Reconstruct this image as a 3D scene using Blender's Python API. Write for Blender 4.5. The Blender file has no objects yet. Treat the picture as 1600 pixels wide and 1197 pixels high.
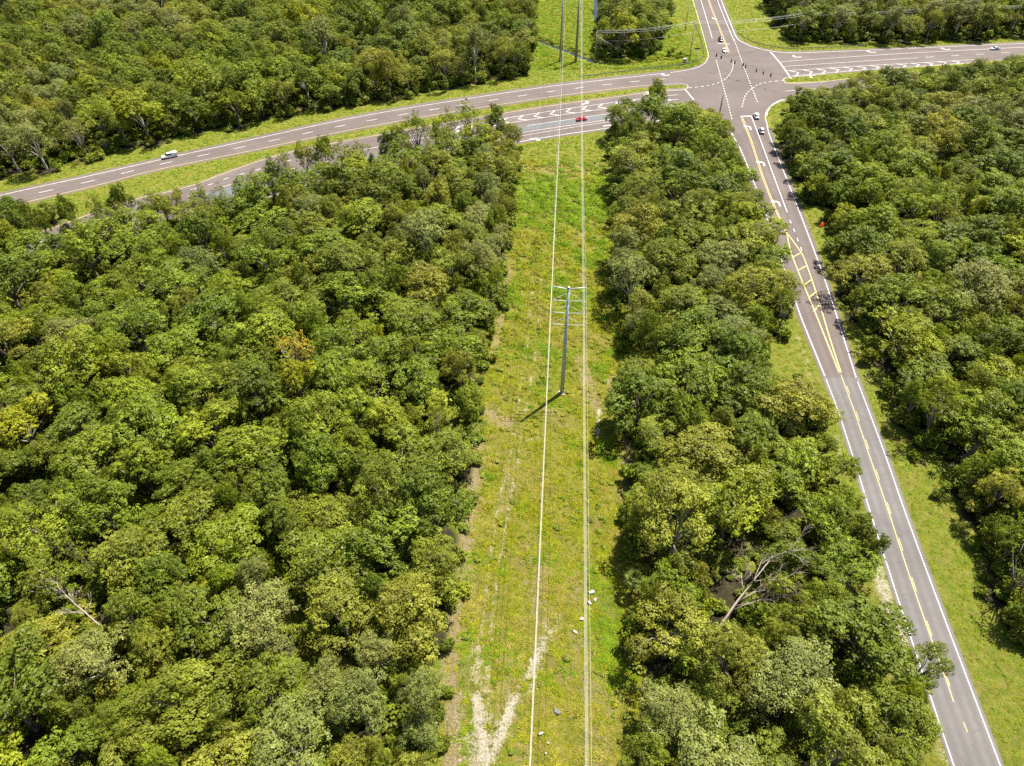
import bpy, bmesh, math, random
import numpy as np
from mathutils import Vector, Matrix
from mathutils.geometry import tessellate_polygon

R_ = math.radians
sc = bpy.context.scene
C = sc.collection

# ------------------------------------------------------------------ camera, sky, sun, exposure
CAM_H, PITCH, FPX = 120.0, R_(43.0), 1108.0
cam_d = bpy.data.cameras.new('camera')
cam_d.sensor_width = 36.0
cam_d.lens = 36.0 * FPX / 1600.0
cam_d.clip_start, cam_d.clip_end = 1.0, 8000.0
cam = bpy.data.objects.new('camera', cam_d)
cam.location = (0, 0, CAM_H)
cam.rotation_euler = (math.pi / 2 - PITCH, 0, 0)
C.objects.link(cam)
sc.camera = cam

SUN_EL, SUN_AZ = R_(66.0), R_(46.0)          # azimuth from +Y (view heading) towards +X
w = bpy.data.worlds.new('World'); sc.world = w; w.use_nodes = True
wn = w.node_tree.nodes; wl = w.node_tree.links
sky = wn.new('ShaderNodeTexSky'); sky.sky_type = 'NISHITA'; sky.sun_disc = False
sky.sun_elevation = SUN_EL; sky.sun_rotation = SUN_AZ
sky.air_density = 1.0; sky.dust_density = 1.5; sky.ozone_density = 1.0
wl.new(sky.outputs[0], wn['Background'].inputs[0])
wn['Background'].inputs[1].default_value = 0.062
sun_d = bpy.data.lights.new('sun', 'SUN'); sun_d.energy = 5.0; sun_d.angle = R_(0.5); sun_d.color = (1.0, 0.94, 0.82)
sun = bpy.data.objects.new('sun', sun_d); C.objects.link(sun)
sv = Vector((math.sin(SUN_AZ) * math.cos(SUN_EL), math.cos(SUN_AZ) * math.cos(SUN_EL), math.sin(SUN_EL)))
sun.rotation_euler = sv.to_track_quat('Z', 'Y').to_euler(); sun.location = sv * 500
vs = sc.view_settings
vs.view_transform = 'Standard'; vs.look = 'None'; vs.exposure = 1.55; vs.gamma = 1.0; vs.use_curve_mapping = False
sc.cycles.max_bounces = 6; sc.cycles.diffuse_bounces = 3; sc.cycles.transmission_bounces = 4
sc.cycles.use_denoising = False

# ------------------------------------------------------------------ pixel <-> place
ST, CT = math.sin(PITCH), math.cos(PITCH)
def P(x, y, h=0.0):                      # the point at height h seen at photo pixel (x, y)
    u = (x - 800.0) / FPX; v = (y - 598.5) / FPX
    t = (CAM_H - h) / (ST + v * CT)
    return Vector((u * t, (CT - v * ST) * t, h))
def pix(X, Y, Z):                        # vectorised: place -> photo pixel
    dz = CAM_H - Z
    depth = Y * CT + dz * ST
    return 800.0 + FPX * X / depth, 598.5 + FPX * (dz * CT - Y * ST) / depth
def spline(pts, n=8):
    pts = [Vector(p) for p in pts]; out = []
    for i in range(len(pts) - 1):
        p0 = pts[max(i - 1, 0)]; p1 = pts[i]; p2 = pts[i + 1]; p3 = pts[min(i + 2, len(pts) - 1)]
        for k in range(n):
            t = k / n
            out.append(0.5 * ((2 * p1) + (p2 - p0) * t + (2 * p0 - 5 * p1 + 4 * p2 - p3) * t * t + (3 * p1 - p0 - 3 * p2 + p3) * t ** 3))
    out.append(pts[-1]); return out
def G(pxs, h=0.0): return [P(x, y, h) for x, y in pxs]
def inside(poly, x, y):
    poly = np.asarray(poly, float); x = np.asarray(x, float); y = np.asarray(y, float)
    r = np.zeros(x.shape, bool); n = len(poly); j = n - 1
    for i in range(n):
        xi, yi = poly[i]; xj, yj = poly[j]
        if yi != yj:
            r ^= ((yi > y) != (yj > y)) & (x < (xj - xi) * (y - yi) / (yj - yi) + xi)
        j = i
    return r
def dist_line(pl, x, y):
    d = np.full(np.shape(x), 1e9)
    for a, b in zip(pl[:-1], pl[1:]):
        ax, ay = a[0], a[1]; bx, by = b[0] - ax, b[1] - ay
        L = bx * bx + by * by + 1e-9
        t = np.clip(((x - ax) * bx + (y - ay) * by) / L, 0, 1)
        d = np.minimum(d, np.hypot(x - ax - t * bx, y - ay - t * by))
    return d

def vnoise(X, Y, sz, seed):
    gr = np.random.default_rng(seed).random((256, 256)); a_, b_ = X / sz, Y / sz; i, j = np.floor(a_).astype(int), np.floor(b_).astype(int); u, v = a_ - i, b_ - j; u, v = u * u * (3 - 2 * u), v * v * (3 - 2 * v)
    g4 = lambda p, q: gr[(i + p) % 256, (j + q) % 256]
    return (g4(0, 0) * (1 - u) + g4(1, 0) * u) * (1 - v) + (g4(0, 1) * (1 - u) + g4(1, 1) * u) * v

# ------------------------------------------------------------------ materials
def new_mat(name):
    m = bpy.data.materials.new(name); m.use_nodes = True
    return m, m.node_tree.nodes, m.node_tree.links, m.node_tree.nodes['Principled BSDF']
def plain(name, col, rough=0.6, metal=0.0, spec=0.5, noise=0.0, scale=3.0):
    m, n, l, b = new_mat(name)
    b.inputs['Roughness'].default_value = rough; b.inputs['Metallic'].default_value = metal
    b.inputs['Specular IOR Level'].default_value = spec
    if noise > 0:
        tc = n.new('ShaderNodeTexCoord'); nz = n.new('ShaderNodeTexNoise'); nz.inputs['Scale'].default_value = scale; nz.inputs['Detail'].default_value = 6
        l.new(tc.outputs['Object'], nz.inputs['Vector'])
        r = n.new('ShaderNodeValToRGB'); r.color_ramp.elements[0].position = .3; r.color_ramp.elements[1].position = .7
        r.color_ramp.elements[0].color = (*[c * (1 - noise) for c in col], 1); r.color_ramp.elements[1].color = (*[min(1, c * (1 + noise)) for c in col], 1)
        l.new(nz.outputs['Fac'], r.inputs['Fac']); l.new(r.outputs[0], b.inputs['Base Color'])
    else:
        b.inputs['Base Color'].default_value = (*col, 1)
    return m
def math_node(n, l, op, a, b=None, clamp=False):
    m = n.new('ShaderNodeMath'); m.operation = op; m.use_clamp = clamp
    for i, v in enumerate((a, b)):
        if v is None: continue
        if isinstance(v, (int, float)): m.inputs[i].default_value = v
        else: l.new(v, m.inputs[i])
    return m.outputs[0]
def mixc(n, l, fac, a, b, mode='MIX'):
    m = n.new('ShaderNodeMix'); m.data_type = 'RGBA'; m.blend_type = mode
    for i, v in ((0, fac), (6, a), (7, b)):
        if isinstance(v, (int, float)): m.inputs[i].default_value = v
        elif isinstance(v, tuple): m.inputs[i].default_value = (*v, 1) if len(v) == 3 else v
        else: l.new(v, m.inputs[i])
    return m.outputs[2]
def noise(n, l, vec, scale, detail=4, rough=.55, dist=0.0):
    z = n.new('ShaderNodeTexNoise'); z.inputs['Scale'].default_value = scale; z.inputs['Detail'].default_value = detail
    z.inputs['Roughness'].default_value = rough; z.inputs['Distortion'].default_value = dist
    l.new(vec, z.inputs['Vector']); return z.outputs['Fac']
def ramp(n, l, fac, stops):
    r = n.new('ShaderNodeValToRGB'); e = r.color_ramp.elements
    while len(e) < len(stops): e.new(0.5)
    for i, (p, c) in enumerate(stops):
        e[i].position = p; e[i].color = (*c, 1) if len(c) == 3 else c
    l.new(fac, r.inputs['Fac']); return r.outputs[0]

HUE = {'leaf_green': (1.24, 1.03, .75), 'leaf_dark': (1.2, 1.05, .75), 'leaf_olive': (1.12, 1.05, .75), 'leaf_grey_green': (.84, .88, .78), 'leaf_yellow_green': (.90, 1.0, .8), 'grass_yellow_green': (1.08, 1.03, .8), 'grass_dry': (.84, .93, .9), 'grass_green': (1.1, 1.1, .9)}
def leaf_mat(name, cols, trans=.32, gloss=.18):
    k3 = [q * w_ for q, w_ in zip(HUE.get(name, (1.0, 1.06, .78)), (1.22, 1.24, .82))]; cols = [(c[0] * k3[0], c[1] * k3[1], c[2] * k3[2]) for c in cols]
    m, n, l, b = new_mat(name)
    oi = n.new('ShaderNodeObjectInfo')
    k = len(cols)
    base = ramp(n, l, oi.outputs['Random'], [(i / (k - 1), c) for i, c in enumerate(cols)])
    at = n.new('ShaderNodeAttribute'); at.attribute_name = 'tone'
    tone = at.outputs['Fac']
    geo = n.new('ShaderNodeNewGeometry')
    big = noise(n, l, geo.outputs['Position'], .35, 3)
    gain = math_node(n, l, 'MULTIPLY', tone, math_node(n, l, 'ADD', math_node(n, l, 'MULTIPLY', big, .7), .65))
    g3 = n.new('ShaderNodeCombineColor'); [l.new(gain, g3.inputs[i]) for i in range(3)]
    col = mixc(n, l, 1.0, base, g3.outputs[0], 'MULTIPLY')
    warm = noise(n, l, geo.outputs['Position'], 1.1, 2)
    col = mixc(n, l, math_node(n, l, 'MULTIPLY', warm, .55), col, mixc(n, l, 1.0, col, (1.10, 1.07, .8), 'MULTIPLY'))
    l.new(col, b.inputs['Base Color'])
    b.inputs['Roughness'].default_value = .5; b.inputs['Specular IOR Level'].default_value = gloss
    tr = n.new('ShaderNodeBsdfTranslucent')
    l.new(mixc(n, l, 1.0, col, (1.5, 1.35, .6), 'MULTIPLY'), tr.inputs['Color'])
    mx = n.new('ShaderNodeMixShader'); mx.inputs[0].default_value = trans
    l.new(b.outputs[0], mx.inputs[1]); l.new(tr.outputs[0], mx.inputs[2])
    l.new(mx.outputs[0], n['Material Output'].inputs['Surface'])
    return m
LEAF = {
    'olive': leaf_mat('leaf_olive', [(.068, .092, .016), (.105, .125, .026), (.078, .108, .020), (.128, .135, .034), (.088, .112, .028)]),
    'green': leaf_mat('leaf_green', [(.062, .105, .014), (.092, .138, .018), (.070, .115, .020), (.110, .150, .018)]),
    'grey': leaf_mat('leaf_grey_green', [(.118, .132, .050), (.140, .142, .060), (.108, .126, .050)], .25),
    'yellow': leaf_mat('leaf_yellow_green', [(.150, .160, .014), (.185, .175, .014), (.135, .158, .018)]),
    'orange': leaf_mat('leaf_orange', [(.22, .16, .03), (.24, .175, .04)]),
    'dark': leaf_mat('leaf_dark', [(.044, .072, .012), (.066, .092, .018), (.052, .084, .014)]),
    'palm': leaf_mat('leaf_palm', [(.085, .105, .036), (.095, .112, .04)], .2),
}
GRASS = [leaf_mat('grass_yellow_green', [(.16, .175, .018), (.13, .160, .018), (.20, .195, .026), (.11, .155, .018)], .35, .1),
         leaf_mat('grass_dry', [(.24, .18, .07), (.21, .17, .05), (.27, .21, .09)], .3, .1),
         leaf_mat('grass_green', [(.08, .135, .016), (.10, .155, .016), (.12, .17, .018)], .35, .1)]
BARK = plain('bark', (.17, .145, .115), .9, noise=.45, scale=1.5)
BARK_PALE = plain('bark_pale', (.42, .37, .31), .85, noise=.3, scale=1.5)
STEEL = plain('galvanised_steel', (.42, .44, .47), .45, .35, noise=.12, scale=.8)
WIREM = plain('aluminium_wire', (.36, .345, .30), .6, .0)
WOODP = plain('weathered_pole_wood', (.20, .17, .145), .85, noise=.25)
PAINT_W = plain('white_road_paint', (.43, .42, .41), .7, noise=.25, scale=.9)
PAINT_Y = plain('yellow_road_paint', (.40, .30, .10), .7, noise=.22, scale=.9)
CONC = plain('concrete', (.27, .255, .23), .85, noise=.15, scale=.6)
BLACK = plain('black_plastic', (.012, .012, .013), .5)
RUBBER = plain('tyre_rubber', (.015, .015, .016), .8)
RIM = plain('alloy_rim', (.55, .55, .56), .35, .7)
GLASS = plain('tinted_glass', (.02, .025, .03), .08, 0, .7)
LAMP = plain('lamp_lens', (.75, .76, .78), .15)
TAIL = plain('tail_lens', (.35, .01, .012), .25)
SAND = plain('debris_white', (.25, .24, .22), .85, noise=.35)

def asphalt(name, col, streak, worn=0.0):
    m, n, l, b = new_mat(name)
    geo = n.new('ShaderNodeNewGeometry'); p = geo.outputs['Position']
    big = noise(n, l, p, .06, 5, .6); fine = noise(n, l, p, 6.0, 4, .7); mid = noise(n, l, p, .7, 5, .6)
    f = math_node(n, l, 'ADD', math_node(n, l, 'MULTIPLY', big, .5), math_node(n, l, 'ADD', math_node(n, l, 'MULTIPLY', mid, .3), math_node(n, l, 'MULTIPLY', fine, .2)))
    c = ramp(n, l, f, [(.32, tuple(x * .74 for x in col)), (.5, col), (.68, streak)])
    # sealed cracks
    vo = n.new('ShaderNodeTexVoronoi'); vo.feature = 'DISTANCE_TO_EDGE'; vo.inputs['Scale'].default_value = .11
    dn = n.new('ShaderNodeTexNoise'); dn.inputs['Scale'].default_value = .4; l.new(p, dn.inputs['Vector'])
    vm = n.new('ShaderNodeVectorMath'); vm.operation = 'MULTIPLY_ADD'; l.new(dn.outputs['Color'], vm.inputs[0]); vm.inputs[1].default_value = (4, 4, 4); l.new(p, vm.inputs[2])
    l.new(vm.outputs[0], vo.inputs['Vector'])
    cr = math_node(n, l, 'LESS_THAN', vo.outputs['Distance'], .006)
    c = mixc(n, l, math_node(n, l, 'MULTIPLY', cr, .45), c, tuple(x * .45 for x in col))
    if worn > 0:                         # tyre-darkened wheel paths along the lanes
        at = n.new('ShaderNodeAttribute'); at.attribute_name = 'across'
        wv = math_node(n, l, 'COSINE', math_node(n, l, 'MULTIPLY', math_node(n, l, 'SUBTRACT', at.outputs['Fac'], .18), 29.45))
        wv = math_node(n, l, 'MULTIPLY', math_node(n, l, 'ADD', math_node(n, l, 'MULTIPLY', wv, .5), .5), math_node(n, l, 'ADD', math_node(n, l, 'MULTIPLY', mid, .8), .4))
        c = mixc(n, l, math_node(n, l, 'MULTIPLY', wv, worn), c, tuple(x * .55 for x in col))
    l.new(c, b.inputs['Base Color']); b.inputs['Roughness'].default_value = .88; b.inputs['Specular IOR Level'].default_value = .3
    bp = n.new('ShaderNodeBump'); bp.inputs['Strength'].default_value = .25; bp.inputs['Distance'].default_value = .02
    l.new(fine, bp.inputs['Height']); l.new(bp.outputs[0], b.inputs['Normal'])
    return m
ASPH = asphalt('asphalt_brown', (.094, .076, .070), (.122, .101, .094), .30)
ASPH_G = asphalt('asphalt_grey', (.102, .096, .094), (.130, .122, .120), .42)
ASPH_B = asphalt('asphalt_bluegrey', (.088, .095, .099), (.110, .117, .120))
ASPH_R = asphalt('asphalt_reddish', (.094, .076, .071), (.120, .099, .092), .42)

# ------------------------------------------------------------------ object helpers
def put(name, me, parent=None, mat=None, loc=None):
    o = bpy.data.objects.new(name, me); C.objects.link(o)
    if mat is not None: me.materials.append(mat)
    if parent is not None: o.parent = parent
    if loc is not None: o.location = loc
    return o
def tag(o, label, cat=None, group=None, kind=None):
    o['label'] = label
    if cat: o['category'] = cat
    if group: o['group'] = group
    if kind: o['kind'] = kind
    return o
def empty(name, loc, rz=0.0):
    o = bpy.data.objects.new(name, None); C.objects.link(o); o.location = loc; o.rotation_euler = (0, 0, rz)
    o.empty_display_size = .2
    return o
def pydata(name, v, f):
    me = bpy.data.meshes.new(name); me.from_pydata([tuple(x) for x in v], [], f); me.update(); return me
def sheet(name, pts, z, mat, parent=None):
    v = [(p[0], p[1], z) for p in pts]
    tris = tessellate_polygon([[Vector(p) for p in v]])
    me = pydata(name, v, [tuple(t) for t in tris])
    bm = bmesh.new(); bm.from_mesh(me)
    for f in bm.faces:
        f.normal_update()
        if f.normal.z < 0: f.normal_flip()
    bm.to_mesh(me); bm.free()
    return put(name, me, parent, mat)
def even(pl, k):
    q = np.array([(p[0], p[1]) for p in pl]); d = np.concatenate([[0], np.cumsum(np.hypot(*np.diff(q, axis=0).T))]); t = np.linspace(0, d[-1], k)
    return list(zip(np.interp(t, d, q[:, 0]), np.interp(t, d, q[:, 1])))
def strip(name, a, b, z, mat, parent=None):
    if len(a) != len(b):                 # same number of stations on both sides
        k = max(len(a), len(b)); a, b = even(a, k), even(b, k)
    n = len(a); v = [(p[0], p[1], z) for p in a] + [(p[0], p[1], z) for p in b]
    me = pydata(name, v, [(i, i + 1, n + i + 1, n + i) for i in range(n - 1)])
    bm = bmesh.new(); bm.from_mesh(me)
    for f in bm.faces:
        f.normal_update()
        if f.normal.z < 0: f.normal_flip()
    bm.to_mesh(me); bm.free()
    at = me.attributes.new('across', 'FLOAT', 'POINT'); at.data.foreach_set('value', np.repeat([0.0, 1.0], n).astype(np.float32))
    return put(name, me, parent, mat)
def resample(pts, step):
    pts = [Vector((p[0], p[1], 0)) for p in pts]; out = [pts[0].copy()]; acc = 0.0
    for a, b in zip(pts[:-1], pts[1:]):
        L = (b - a).length
        while L > 1e-9 and acc + L >= step:
            t = (step - acc) / L; a = a.lerp(b, t); out.append(a.copy()); L = (b - a).length; acc = 0.0
        acc += L
    out.append(pts[-1]); return out
def ribbon(name, pts, width, z, mat, parent):
    a, b = [], []; width = width * (.8 if width < 1 else 1)
    for i, p in enumerate(pts):
        d = Vector(pts[min(i + 1, len(pts) - 1)]) - Vector(pts[max(i - 1, 0)]); d.z = 0
        d.normalize(); nrm = Vector((-d.y, d.x, 0)) * (width / 2)
        q = Vector((p[0], p[1], 0)); a.append(q + nrm); b.append(q - nrm)
    return strip(name, a, b, z, mat, parent)
def dashes(name, pts, dash, gap, width, z, mat, parent, phase=0.0):
    fine = resample(pts, .5); n = int(dash / .5); per = int((dash + gap) / .5); i = int(phase / .5)
    while i + 1 < len(fine):
        seg = fine[i:i + n + 1]
        if len(seg) > 1: ribbon(name, seg, width, z, mat, parent)
        i += per
def tube_bm(bm, pts, radii, sides=8, cap=True):
    rings = []
    for i, p in enumerate(pts):
        p = Vector(p); d = (Vector(pts[min(i + 1, len(pts) - 1)]) - Vector(pts[max(i - 1, 0)])).normalized()
        u = d.orthogonal().normalized() if i == 0 else (u0 - d * u0.dot(d)).normalized()
        u0 = u; vv = d.cross(u); r = radii[i] if hasattr(radii, '__len__') else radii
        rings.append([bm.verts.new(p + (u * math.cos(2 * math.pi * k / sides) + vv * math.sin(2 * math.pi * k / sides)) * r) for k in range(sides)])
    for a, b in zip(rings[:-1], rings[1:]):
        for k in range(sides):
            f = bm.faces.new((a[k], a[(k + 1) % sides], b[(k + 1) % sides], b[k])); f.smooth = True
    if cap:
        bm.faces.new(list(reversed(rings[0]))); bm.faces.new(rings[-1])
def tube(name, pts, radii, mat, parent=None, sides=8):
    bm = bmesh.new(); tube_bm(bm, pts, radii, sides); me = bpy.data.meshes.new(name); bm.to_mesh(me); bm.free()
    return put(name, me, parent, mat)
def box_bm(bm, lo, hi, bev=0.0):
    r = bmesh.ops.create_cube(bm, size=1.0)
    for v in r['verts']:
        v.co = Vector([(lo[i] + hi[i]) / 2 + v.co[i] * (hi[i] - lo[i]) for i in range(3)])
    if bev > 0:
        es = list({e for v in r['verts'] for e in v.link_edges})
        bmesh.ops.bevel(bm, geom=es, offset=bev, segments=2, affect='EDGES')
def box(name, lo, hi, mat, parent=None, bev=0.0):
    bm = bmesh.new(); box_bm(bm, lo, hi, bev); me = bpy.data.meshes.new(name); bm.to_mesh(me); bm.free()
    return put(name, me, parent, mat)

# ------------------------------------------------------------------ outlines read off the photograph (pixels)
W_LEFT = [(-300, 345), (0, 300), (50, 312), (120, 310), (200, 296), (240, 305), (270, 297), (370, 290), (385, 255), (430, 245), (470, 218), (520, 203), (560, 215), (600, 205), (635, 170), (665, 168), (690, 195), (720, 160), (750, 155), (790, 165), (810, 190), (812, 235), (806, 290), (800, 330), (790, 400), (785, 440), (770, 500), (760, 560), (755, 620), (745, 690), (738, 760), (728, 830), (715, 900), (705, 950), (695, 1000), (690, 1060), (692, 1120), (688, 1197), (675, 1420), (-420, 1420)]
W_NW = [(-300, 352), (0, 273), (208, 227), (440, 177), (664, 140), (825, 108), (838, 60), (838, 0), (842, -110), (-800, -110), (-800, 360)]
W_N = [(930, 88), (1005, 90), (1025, 72), (1040, 40), (1052, 15), (1060, -110), (950, -110), (940, 0), (930, 40)]
W_NE = [(1195, -5), (1232, 60), (1285, 66), (1600, 54), (2000, 40), (2000, -110), (1185, -110)]
W_EAST = [(1214, 218), (1224, 184), (1235, 150), (1262, 135), (1310, 128), (1340, 120), (1360, 98), (1385, 95), (1420, 108), (1480, 98), (1540, 92), (1600, 82), (2000, 60), (2300, 1420), (1740, 1420), (1665, 1110), (1612, 1010), (1596, 990), (1570, 957), (1554, 887), (1527, 824), (1512, 783), (1484, 741), (1470, 705), (1434, 686), (1408, 650), (1403, 610), (1396, 565), (1378, 527), (1345, 508), (1320, 482), (1304, 440), (1312, 400), (1300, 365), (1288, 335), (1270, 310), (1257, 282), (1243, 256), (1222, 238)]
W_STRIP = [(960, 160), (985, 140), (1010, 135), (1020, 122), (1040, 128), (1050, 140), (1075, 145), (1100, 160), (1130, 172), (1140, 195), (1155, 240), (1180, 270), (1205, 310), (1225, 340), (1232, 370), (1240, 430), (1254, 455), (1245, 480), (1225, 500), (1205, 520), (1200, 560), (1225, 590), (1280, 600), (1310, 640), (1300, 680), (1335, 720), (1350, 790), (1370, 830), (1385, 850), (1370, 890), (1340, 910), (1370, 960), (1400, 990), (1445, 1000), (1490, 1080), (1450, 1110), (1460, 1160), (1450, 1200), (1490, 1420), (990, 1420), (985, 1197), (985, 1100), (1000, 1050), (985, 1000), (975, 930), (985, 870), (980, 800), (970, 740), (985, 700), (975, 650), (955, 600), (985, 560), (985, 520), (970, 470), (950, 410), (965, 350), (950, 290), (955, 210), (950, 180)]
far_out = [(-260, 372), (-120, 334), (20, 301), (140, 275), (260, 247.5), (390, 219), (520, 190.6), (620, 172), (720, 156), (865, 134.5), (1000, 119), (1040, 114.5)]
far_in = [(-240, 392), (-90, 350), (45, 315), (150, 290), (247, 265), (390, 236), (520, 208.5), (650, 184.5), (786, 162.5), (870, 150), (983, 136), (1040, 132)]
near_in = [(40, 372), (140, 335), (221, 309), (266, 299), (312, 286), (357, 268.5), (455, 237.5), (620, 206), (806, 174), (880, 162.5), (966, 151), (1028, 142), (1071, 139)]
near_out = [(40, 412), (140, 378), (220, 357), (300, 338), (440, 303), (540, 280), (640, 258), (813, 221.5), (955, 199.5), (1040, 187), (1090, 181)]
s_left = [(1120, 186), (1135, 199), (1150, 218), (1162.5, 246), (1180, 290), (1200, 345), (1222, 410), (1247, 483), (1260, 517), (1290, 590), (1310, 644), (1337, 727), (1366, 820), (1412, 963), (1487, 1187), (1530, 1315)]
s_right = [(1195, 182), (1204, 216), (1230, 282), (1262, 365), (1293, 450), (1335, 582), (1379, 700), (1414, 800), (1466, 941), (1563, 1197), (1606, 1315)]

# ------------------------------------------------------------------ roads
def off(pl, dx, dy): return [(x + dx, y + dy) for x, y in pl]
def sp(pl, n=8): return spline(G(pl), n)
ROADZ = .03
road_polys = []
def struct(o, label, cat='road'): return tag(o, label, cat, kind='structure')
a, b = sp(off(far_out, 0, -4)), sp(off(far_in, 0, 3))
road_polys.append([(p.x, p.y) for p in a] + [(p.x, p.y) for p in reversed(b)])
hw_far = struct(strip('highway_carriageway', a, b, ROADZ, ASPH), 'two-lane carriageway of the divided highway on the white pickup side')
a, b = sp(off(near_in, 0, -2)), sp(off(near_out, 0, 3))
road_polys.append([(p.x, p.y) for p in a] + [(p.x, p.y) for p in reversed(b)])
hw_near = struct(strip('highway_carriageway', a, b, ROADZ, ASPH), 'wider carriageway of the highway with chevrons and the red car')
e_n_out = [(1225, 80.5), (1337, 77), (1470, 71), (1600, 65.5), (1700, 62), (1850, 56)]
e_n_in = [(1225, 121.5), (1337, 112.5), (1470, 102), (1600, 92), (1700, 85), (1850, 76)]
a, b = sp(e_n_out), sp(e_n_in)
road_polys.append([(p.x, p.y) for p in a] + [(p.x, p.y) for p in reversed(b)])
hw_e = struct(strip('highway_carriageway', a, b, ROADZ, ASPH), 'highway carriageway beyond the junction with the silver car')
e_s_in = [(1225, 130), (1290, 127), (1340, 121.5), (1450, 112), (1600, 100), (1850, 83)]
e_s_out = [(1230, 155), (1300, 147), (1380, 138), (1450, 131), (1600, 117), (1850, 98)]
a, b = sp(e_s_in), sp(e_s_out)
road_polys.append([(p.x, p.y) for p in a] + [(p.x, p.y) for p in reversed(b)])
hw_es = struct(strip('highway_carriageway', a, b, ROADZ, ASPH), 'highway carriageway beyond the junction mostly hidden behind the trees')
corner_nw = spline(G([(1036, 110.5), (1062, 109), (1082, 105), (1096, 100), (1105, 93), (1108, 85), (1106, 74), (1098, 46), (1084, 0), (1058, -85)]), 6)
corner_ne = spline(G([(1094, -85), (1130, 0), (1142, 31), (1153, 57), (1163, 65), (1182, 73), (1212, 79), (1232, 80.5)]), 6)
corner_se = spline(G([(1246, 153), (1224, 157), (1210, 162), (1200, 170), (1195, 182), (1199, 200)]), 6)
mid_e = G([(1240, 120.5), (1228, 122.5), (1225, 126), (1230, 130), (1244, 131)])
sw = spline(G([(1147, 217), (1131, 199), (1117, 189), (1098, 183.5), (1080, 183.5)]), 5)
mid_w = G([(1050, 190), (1050, 141.5), (1068, 140), (1074, 136), (1069, 132.5), (1036, 134)])
ip = corner_nw + corner_ne + mid_e + corner_se + sw + mid_w
road_polys.append([(p.x, p.y) for p in ip])
junction = struct(sheet('junction', [(p.x, p.y) for p in ip], ROADZ + .006, ASPH), 'road junction of brownish asphalt with dotted turning guides', 'junction')
sl, sr = sp(off(s_left, -5, 2)), sp(off(s_right, 6, 0))
road_polys.append([(p.x, p.y) for p in sl] + [(p.x, p.y) for p in reversed(sr)])
def cut(pl, ymin, ymax):
    d = resample(pl, .5); return [p for p in d if ymin <= p.y <= ymax]
ycut = P(1310, 590).y
def matched(a, b, ymin, ymax, n):
    a = np.array([(p.x, p.y) for p in resample(a, .5)]); b = np.array([(p.x, p.y) for p in resample(b, .5)])
    ys = np.linspace(ymax, ymin, n)
    A = a[np.argsort(a[:, 1])]; B = b[np.argsort(b[:, 1])]
    return [(np.interp(y, A[:, 1], A[:, 0]), y) for y in ys], [(np.interp(y, B[:, 1], B[:, 0]), y) for y in ys]
ytop = P(1150, 200).y; ybot = P(1500, 1300).y
a, b = matched(sl, sr, ycut, ytop, 60)
s_road = struct(strip('two_lane_road', a, b, ROADZ + .012, ASPH_R), 'reddish brown part of the two-lane road with a yellow ladder gore')
a, b = matched(sl, sr, ybot, ycut, 50)
s_grey = struct(strip('two_lane_road', a, b, ROADZ + .012, ASPH_G), 'pale grey part of the two-lane road with white edge lines')

# painted markings: each stripe a part of its road
Z1 = ROADZ + .022
def L(name, road, pl, width=.28, mat=PAINT_W, z=Z1, n=8): return ribbon(name, resample(sp(pl, n), 2.0), width, z, mat, road)
L('edge_line', hw_far, far_out, .34); L('yellow_edge_line', hw_far, far_in, .30, PAINT_Y)
midf = [((a[0] + b[0]) / 2, (a[1] + b[1]) / 2) for a, b in zip(far_out, far_in)]
dashes('lane_dash', sp(midf), 4.5, 9.0, .34, Z1, PAINT_W, hw_far, 3)
L('yellow_edge_line', hw_near, near_in, .32, PAINT_Y); L('edge_line', hw_near, near_out, .34)
L('gore_line', hw_near, [(640, 212), (810, 181.6), (959, 160), (1060, 148)], .3)
L('gore_line', hw_near, [(560, 236), (660, 216), (810, 190), (957, 168.5), (1060, 155)], .3)
L('lane_line', hw_near, [(824, 196.5), (957, 177), (1060, 163)], .28)
L('lane_line', hw_near, [(800, 209.5), (957, 186), (1060, 172)], .28)
L('lane_line', hw_near, [(640, 245), (812, 213), (957, 189.5), (1060, 176)], .24)
dashes('lane_dash', sp([(60, 380), (150, 346), (312, 302), (440, 268), (560, 243)]), 3, 9, .34, Z1, PAINT_W, hw_near)
dashes('lane_dash', sp([(270, 303), (320, 291), (357, 278), (400, 266), (455, 250), (560, 228)]), 2, 4, .34, Z1, PAINT_W, hw_near)
bl = strip('resurfaced_lane', sp([(300, 322), (440, 285), (640, 243), (812, 206), (957, 184), (1040, 172)]), sp([(300, 308), (440, 272), (640, 232), (818, 198), (957, 178), (1040, 166)]), ROADZ + .011, ASPH_B, hw_near)
def chevron(road, cx, cy, ux, half, wdt=.6):      # V mark made of two strokes, apex towards +ux
    q = ux.normalized(); nrm = Vector((-q.y, q.x, 0)); c = Vector((cx, cy, 0))
    pts = [c - q * 1.6 + nrm * half, c + q * 1.6, c - q * 1.6 - nrm * half]
    ribbon('chevron_mark', [pts[0], pts[0].lerp(pts[1], .5), pts[1], pts[1].lerp(pts[2], .5), pts[2]], wdt, Z1 + .004, PAINT_W, road)
up = resample(sp([(560, 230), (640, 212), (810, 181.6), (959, 160), (1060, 148)]), 1.0)
lo = resample(sp([(560, 236), (660, 216), (810, 190), (957, 168.5), (1060, 155)]), 1.0)
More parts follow.
